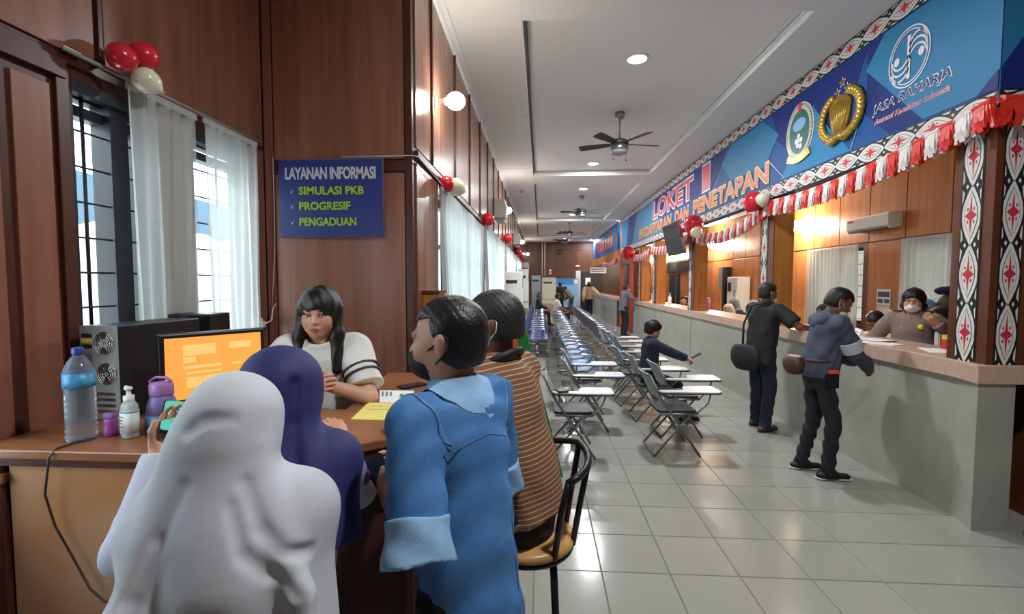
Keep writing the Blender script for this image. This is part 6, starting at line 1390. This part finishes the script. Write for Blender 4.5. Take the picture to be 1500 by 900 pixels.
t = thing('hanging_sign', 'white counter sign hung over the second counter', 'sign', (2.1, 20.0, 2.08)); MB().box(0, .68, 0, .03, 0, .24).build('board', 'orn_white', t)
for k in range(2): MB().box(.06, .62, -.004, 0, .06+.08*k, .1+.08*k).build('printed_line', 'hijab_slate', t)
for x in (.08, .6): MB().tube([(x, .015, .24), (x, .015, 1.92)], .006, 5).build('hanger', 'steel', t)
t = thing('wall_clock', 'dark eight-sided clock high on the wall closing the hall', 'clock', (1.1, YE-.013, 3.42)); MB().lathe([(.17, 0), (.17, .04), (.14, .05), (.001, .05)], 8, (0, 0, 0), (0, -1, 0)).build('case', 'dark_plastic', t); MB().lathe([(.13, .05), (.13, .053), (.001, .053)], 16, (0, 0, 0), (0, -1, 0)).build('dial', 'leather_brown', t)
for k in range(2): tag(MB().tube([(0, 0, 2.05), (0, 0, 3.98)], .03, 8).build('conduit_pipe', 'beige_plastic', None, True), ('pale conduit pipe on the wall closing the hall, nearer the curtains', 'pale conduit pipe on the wall closing the hall, nearer the clock')[k], 'pipe', 'conduit pipes').location = (.08+.15*k, YE-.045, 0)
t = thing('wall_notice', 'small white notice on the wall closing the hall', 'notice', (.48, YE-.014, 2.15)); MB().box(0, .12, -.01, 0, 0, .28).build('sheet', 'paper', t); MB().box(.02, .1, -.013, -.01, .05, .2).build('print', 'label_text', t)
t = thing('exit_sign', 'small red sign over the dark double door', 'sign', (1.95, YE-.014, 2.55)); MB().box(0, .3, -.03, 0, 0, .14).build('box', 'red_plastic', t); MB().box(.04, .26, -.034, -.03, .04, .1).build('print', 'orn_white', t)
def floor_ac(loc, w, d, h, mat, label, slot=True):
    t = thing('standing_cabinet', label, 'air conditioner', loc, group='tall floor standing air conditioners in the hall'); MB().box(0, w, 0, d, 0, h).build('body', mat, t, bevel=.02)
    MB().box(w*.12, w*.72, -.006, 0, h*.86, h*.9).build('slot', 'dark_plastic', t); MB().box(w*.05, w*.95, -.008, 0, h*.48, h*.5).build('seam', 'grey_plastic', t); MB().box(w*.08, w*.92, -.01, 0, h*.1, h*.4).build('intake', 'tan_card' if mat == 'beige_plastic' else 'grey_plastic', t); MB().box(w+.0, w+.006, d*.3, d*.6, h*.8, h*.93).build('side_grille', 'dark_plastic', t)
floor_ac((-.84, 10.6, 0), .42, .34, 1.93, 'white_plastic', 'tall white cabinet before the third hall curtain'); floor_ac((-.73, 15.2, 0), .33, .4, 2.12, 'white_plastic', 'taller white cabinet next beyond the first one'); floor_ac((-.42, 20.6, 0), .44, .4, 2.0, 'steel', 'grey cabinet beside the beige one'); floor_ac((.05, 20.4, 0), .62, .4, 1.9, 'beige_plastic', 'wide beige air conditioner standing behind the benches')
t = thing('far_air_conditioner', 'beige wall air conditioner at the end of the hall wall', 'air conditioner', (XW+.012, 20.2, 2.25)); MB().box(0, .35, 0, .9, 0, .3).build('body', 'beige_plastic', t, bevel=.02); MB().box(.05, .3, -.006, 0, .03, .07).build('vent', 'dark_plastic', t)
# near the sign wall corner
t = thing('wooden_box', 'small wooden suggestion box on the hall wall beside the corner', 'box', (XW+.013, 3.36, 1.36)); MB().box(0, .12, 0, .2, 0, .24).build('body', 'pillar_wood', t, bevel=.004); MB().box(-.0, .135, -.012, .212, .24, .262).build('lid', 'pillar_dark', t)
t = thing('standing_sign', 'green and orange standing sign behind the man in the striped shirt', 'sign', (-.36, 3.95, 0))
b = MB(); b.prism([(-.42, 0), (.56, 0), (.17, 1.53), (-.17, 1.53)], (0, 0, 0), (1, 0, 0), (0, 0, 1), (0, .02, 0)); b.build('board', 'green_print', t); b = MB(); b.flat([(-.36, .1), (.42, .1), (.11, 1.4), (-.11, 1.4)], (0, -.002, 0), (1, 0, 0), (0, 0, 1)); b.build('print', 'orange_print', t); b = MB(); b.flat([(-.2, .5), (.25, .5), (.08, 1.2), (-.08, 1.2)], (0, -.004, 0), (1, 0, 0), (0, 0, 1)); b.build('print_field', 'paper', t)
for x in (-.2, .2): MB().tube([(x, .02, 1.2), (x, .35, .0)], .012, 6).build('rear_leg', 'black_metal', t)
t = thing('brown_wallet', 'reddish brown wallet lying on the chair tablet behind the stool', 'wallet', (.20, 4.33, .6575), .3); MB().box(-.05, .05, -.06, .06, 0, .02).build('body', 'leather_brown', t, bevel=.005); MB().box(-.045, .045, -.061, -.055, .004, .016).build('clasp', 'leather_brown', t)
t = thing('blue_basin', 'low blue plastic basin on the floor beyond the counter corner', 'basin', (3.29, 3.04, 0)); MB().lathe([(.12, 0), (.13, .01), (.165, .12), (.175, .13), (.155, .125), (.12, .02), (.001, .015)], 24).build('bowl', 'blue_plastic', t, True); MB().tube([(.172*math.cos(k*PI/12), .172*math.sin(k*PI/12), .128) for k in range(24)], .007, 6, closed=True).build('rim', 'blue_plastic', t, True)
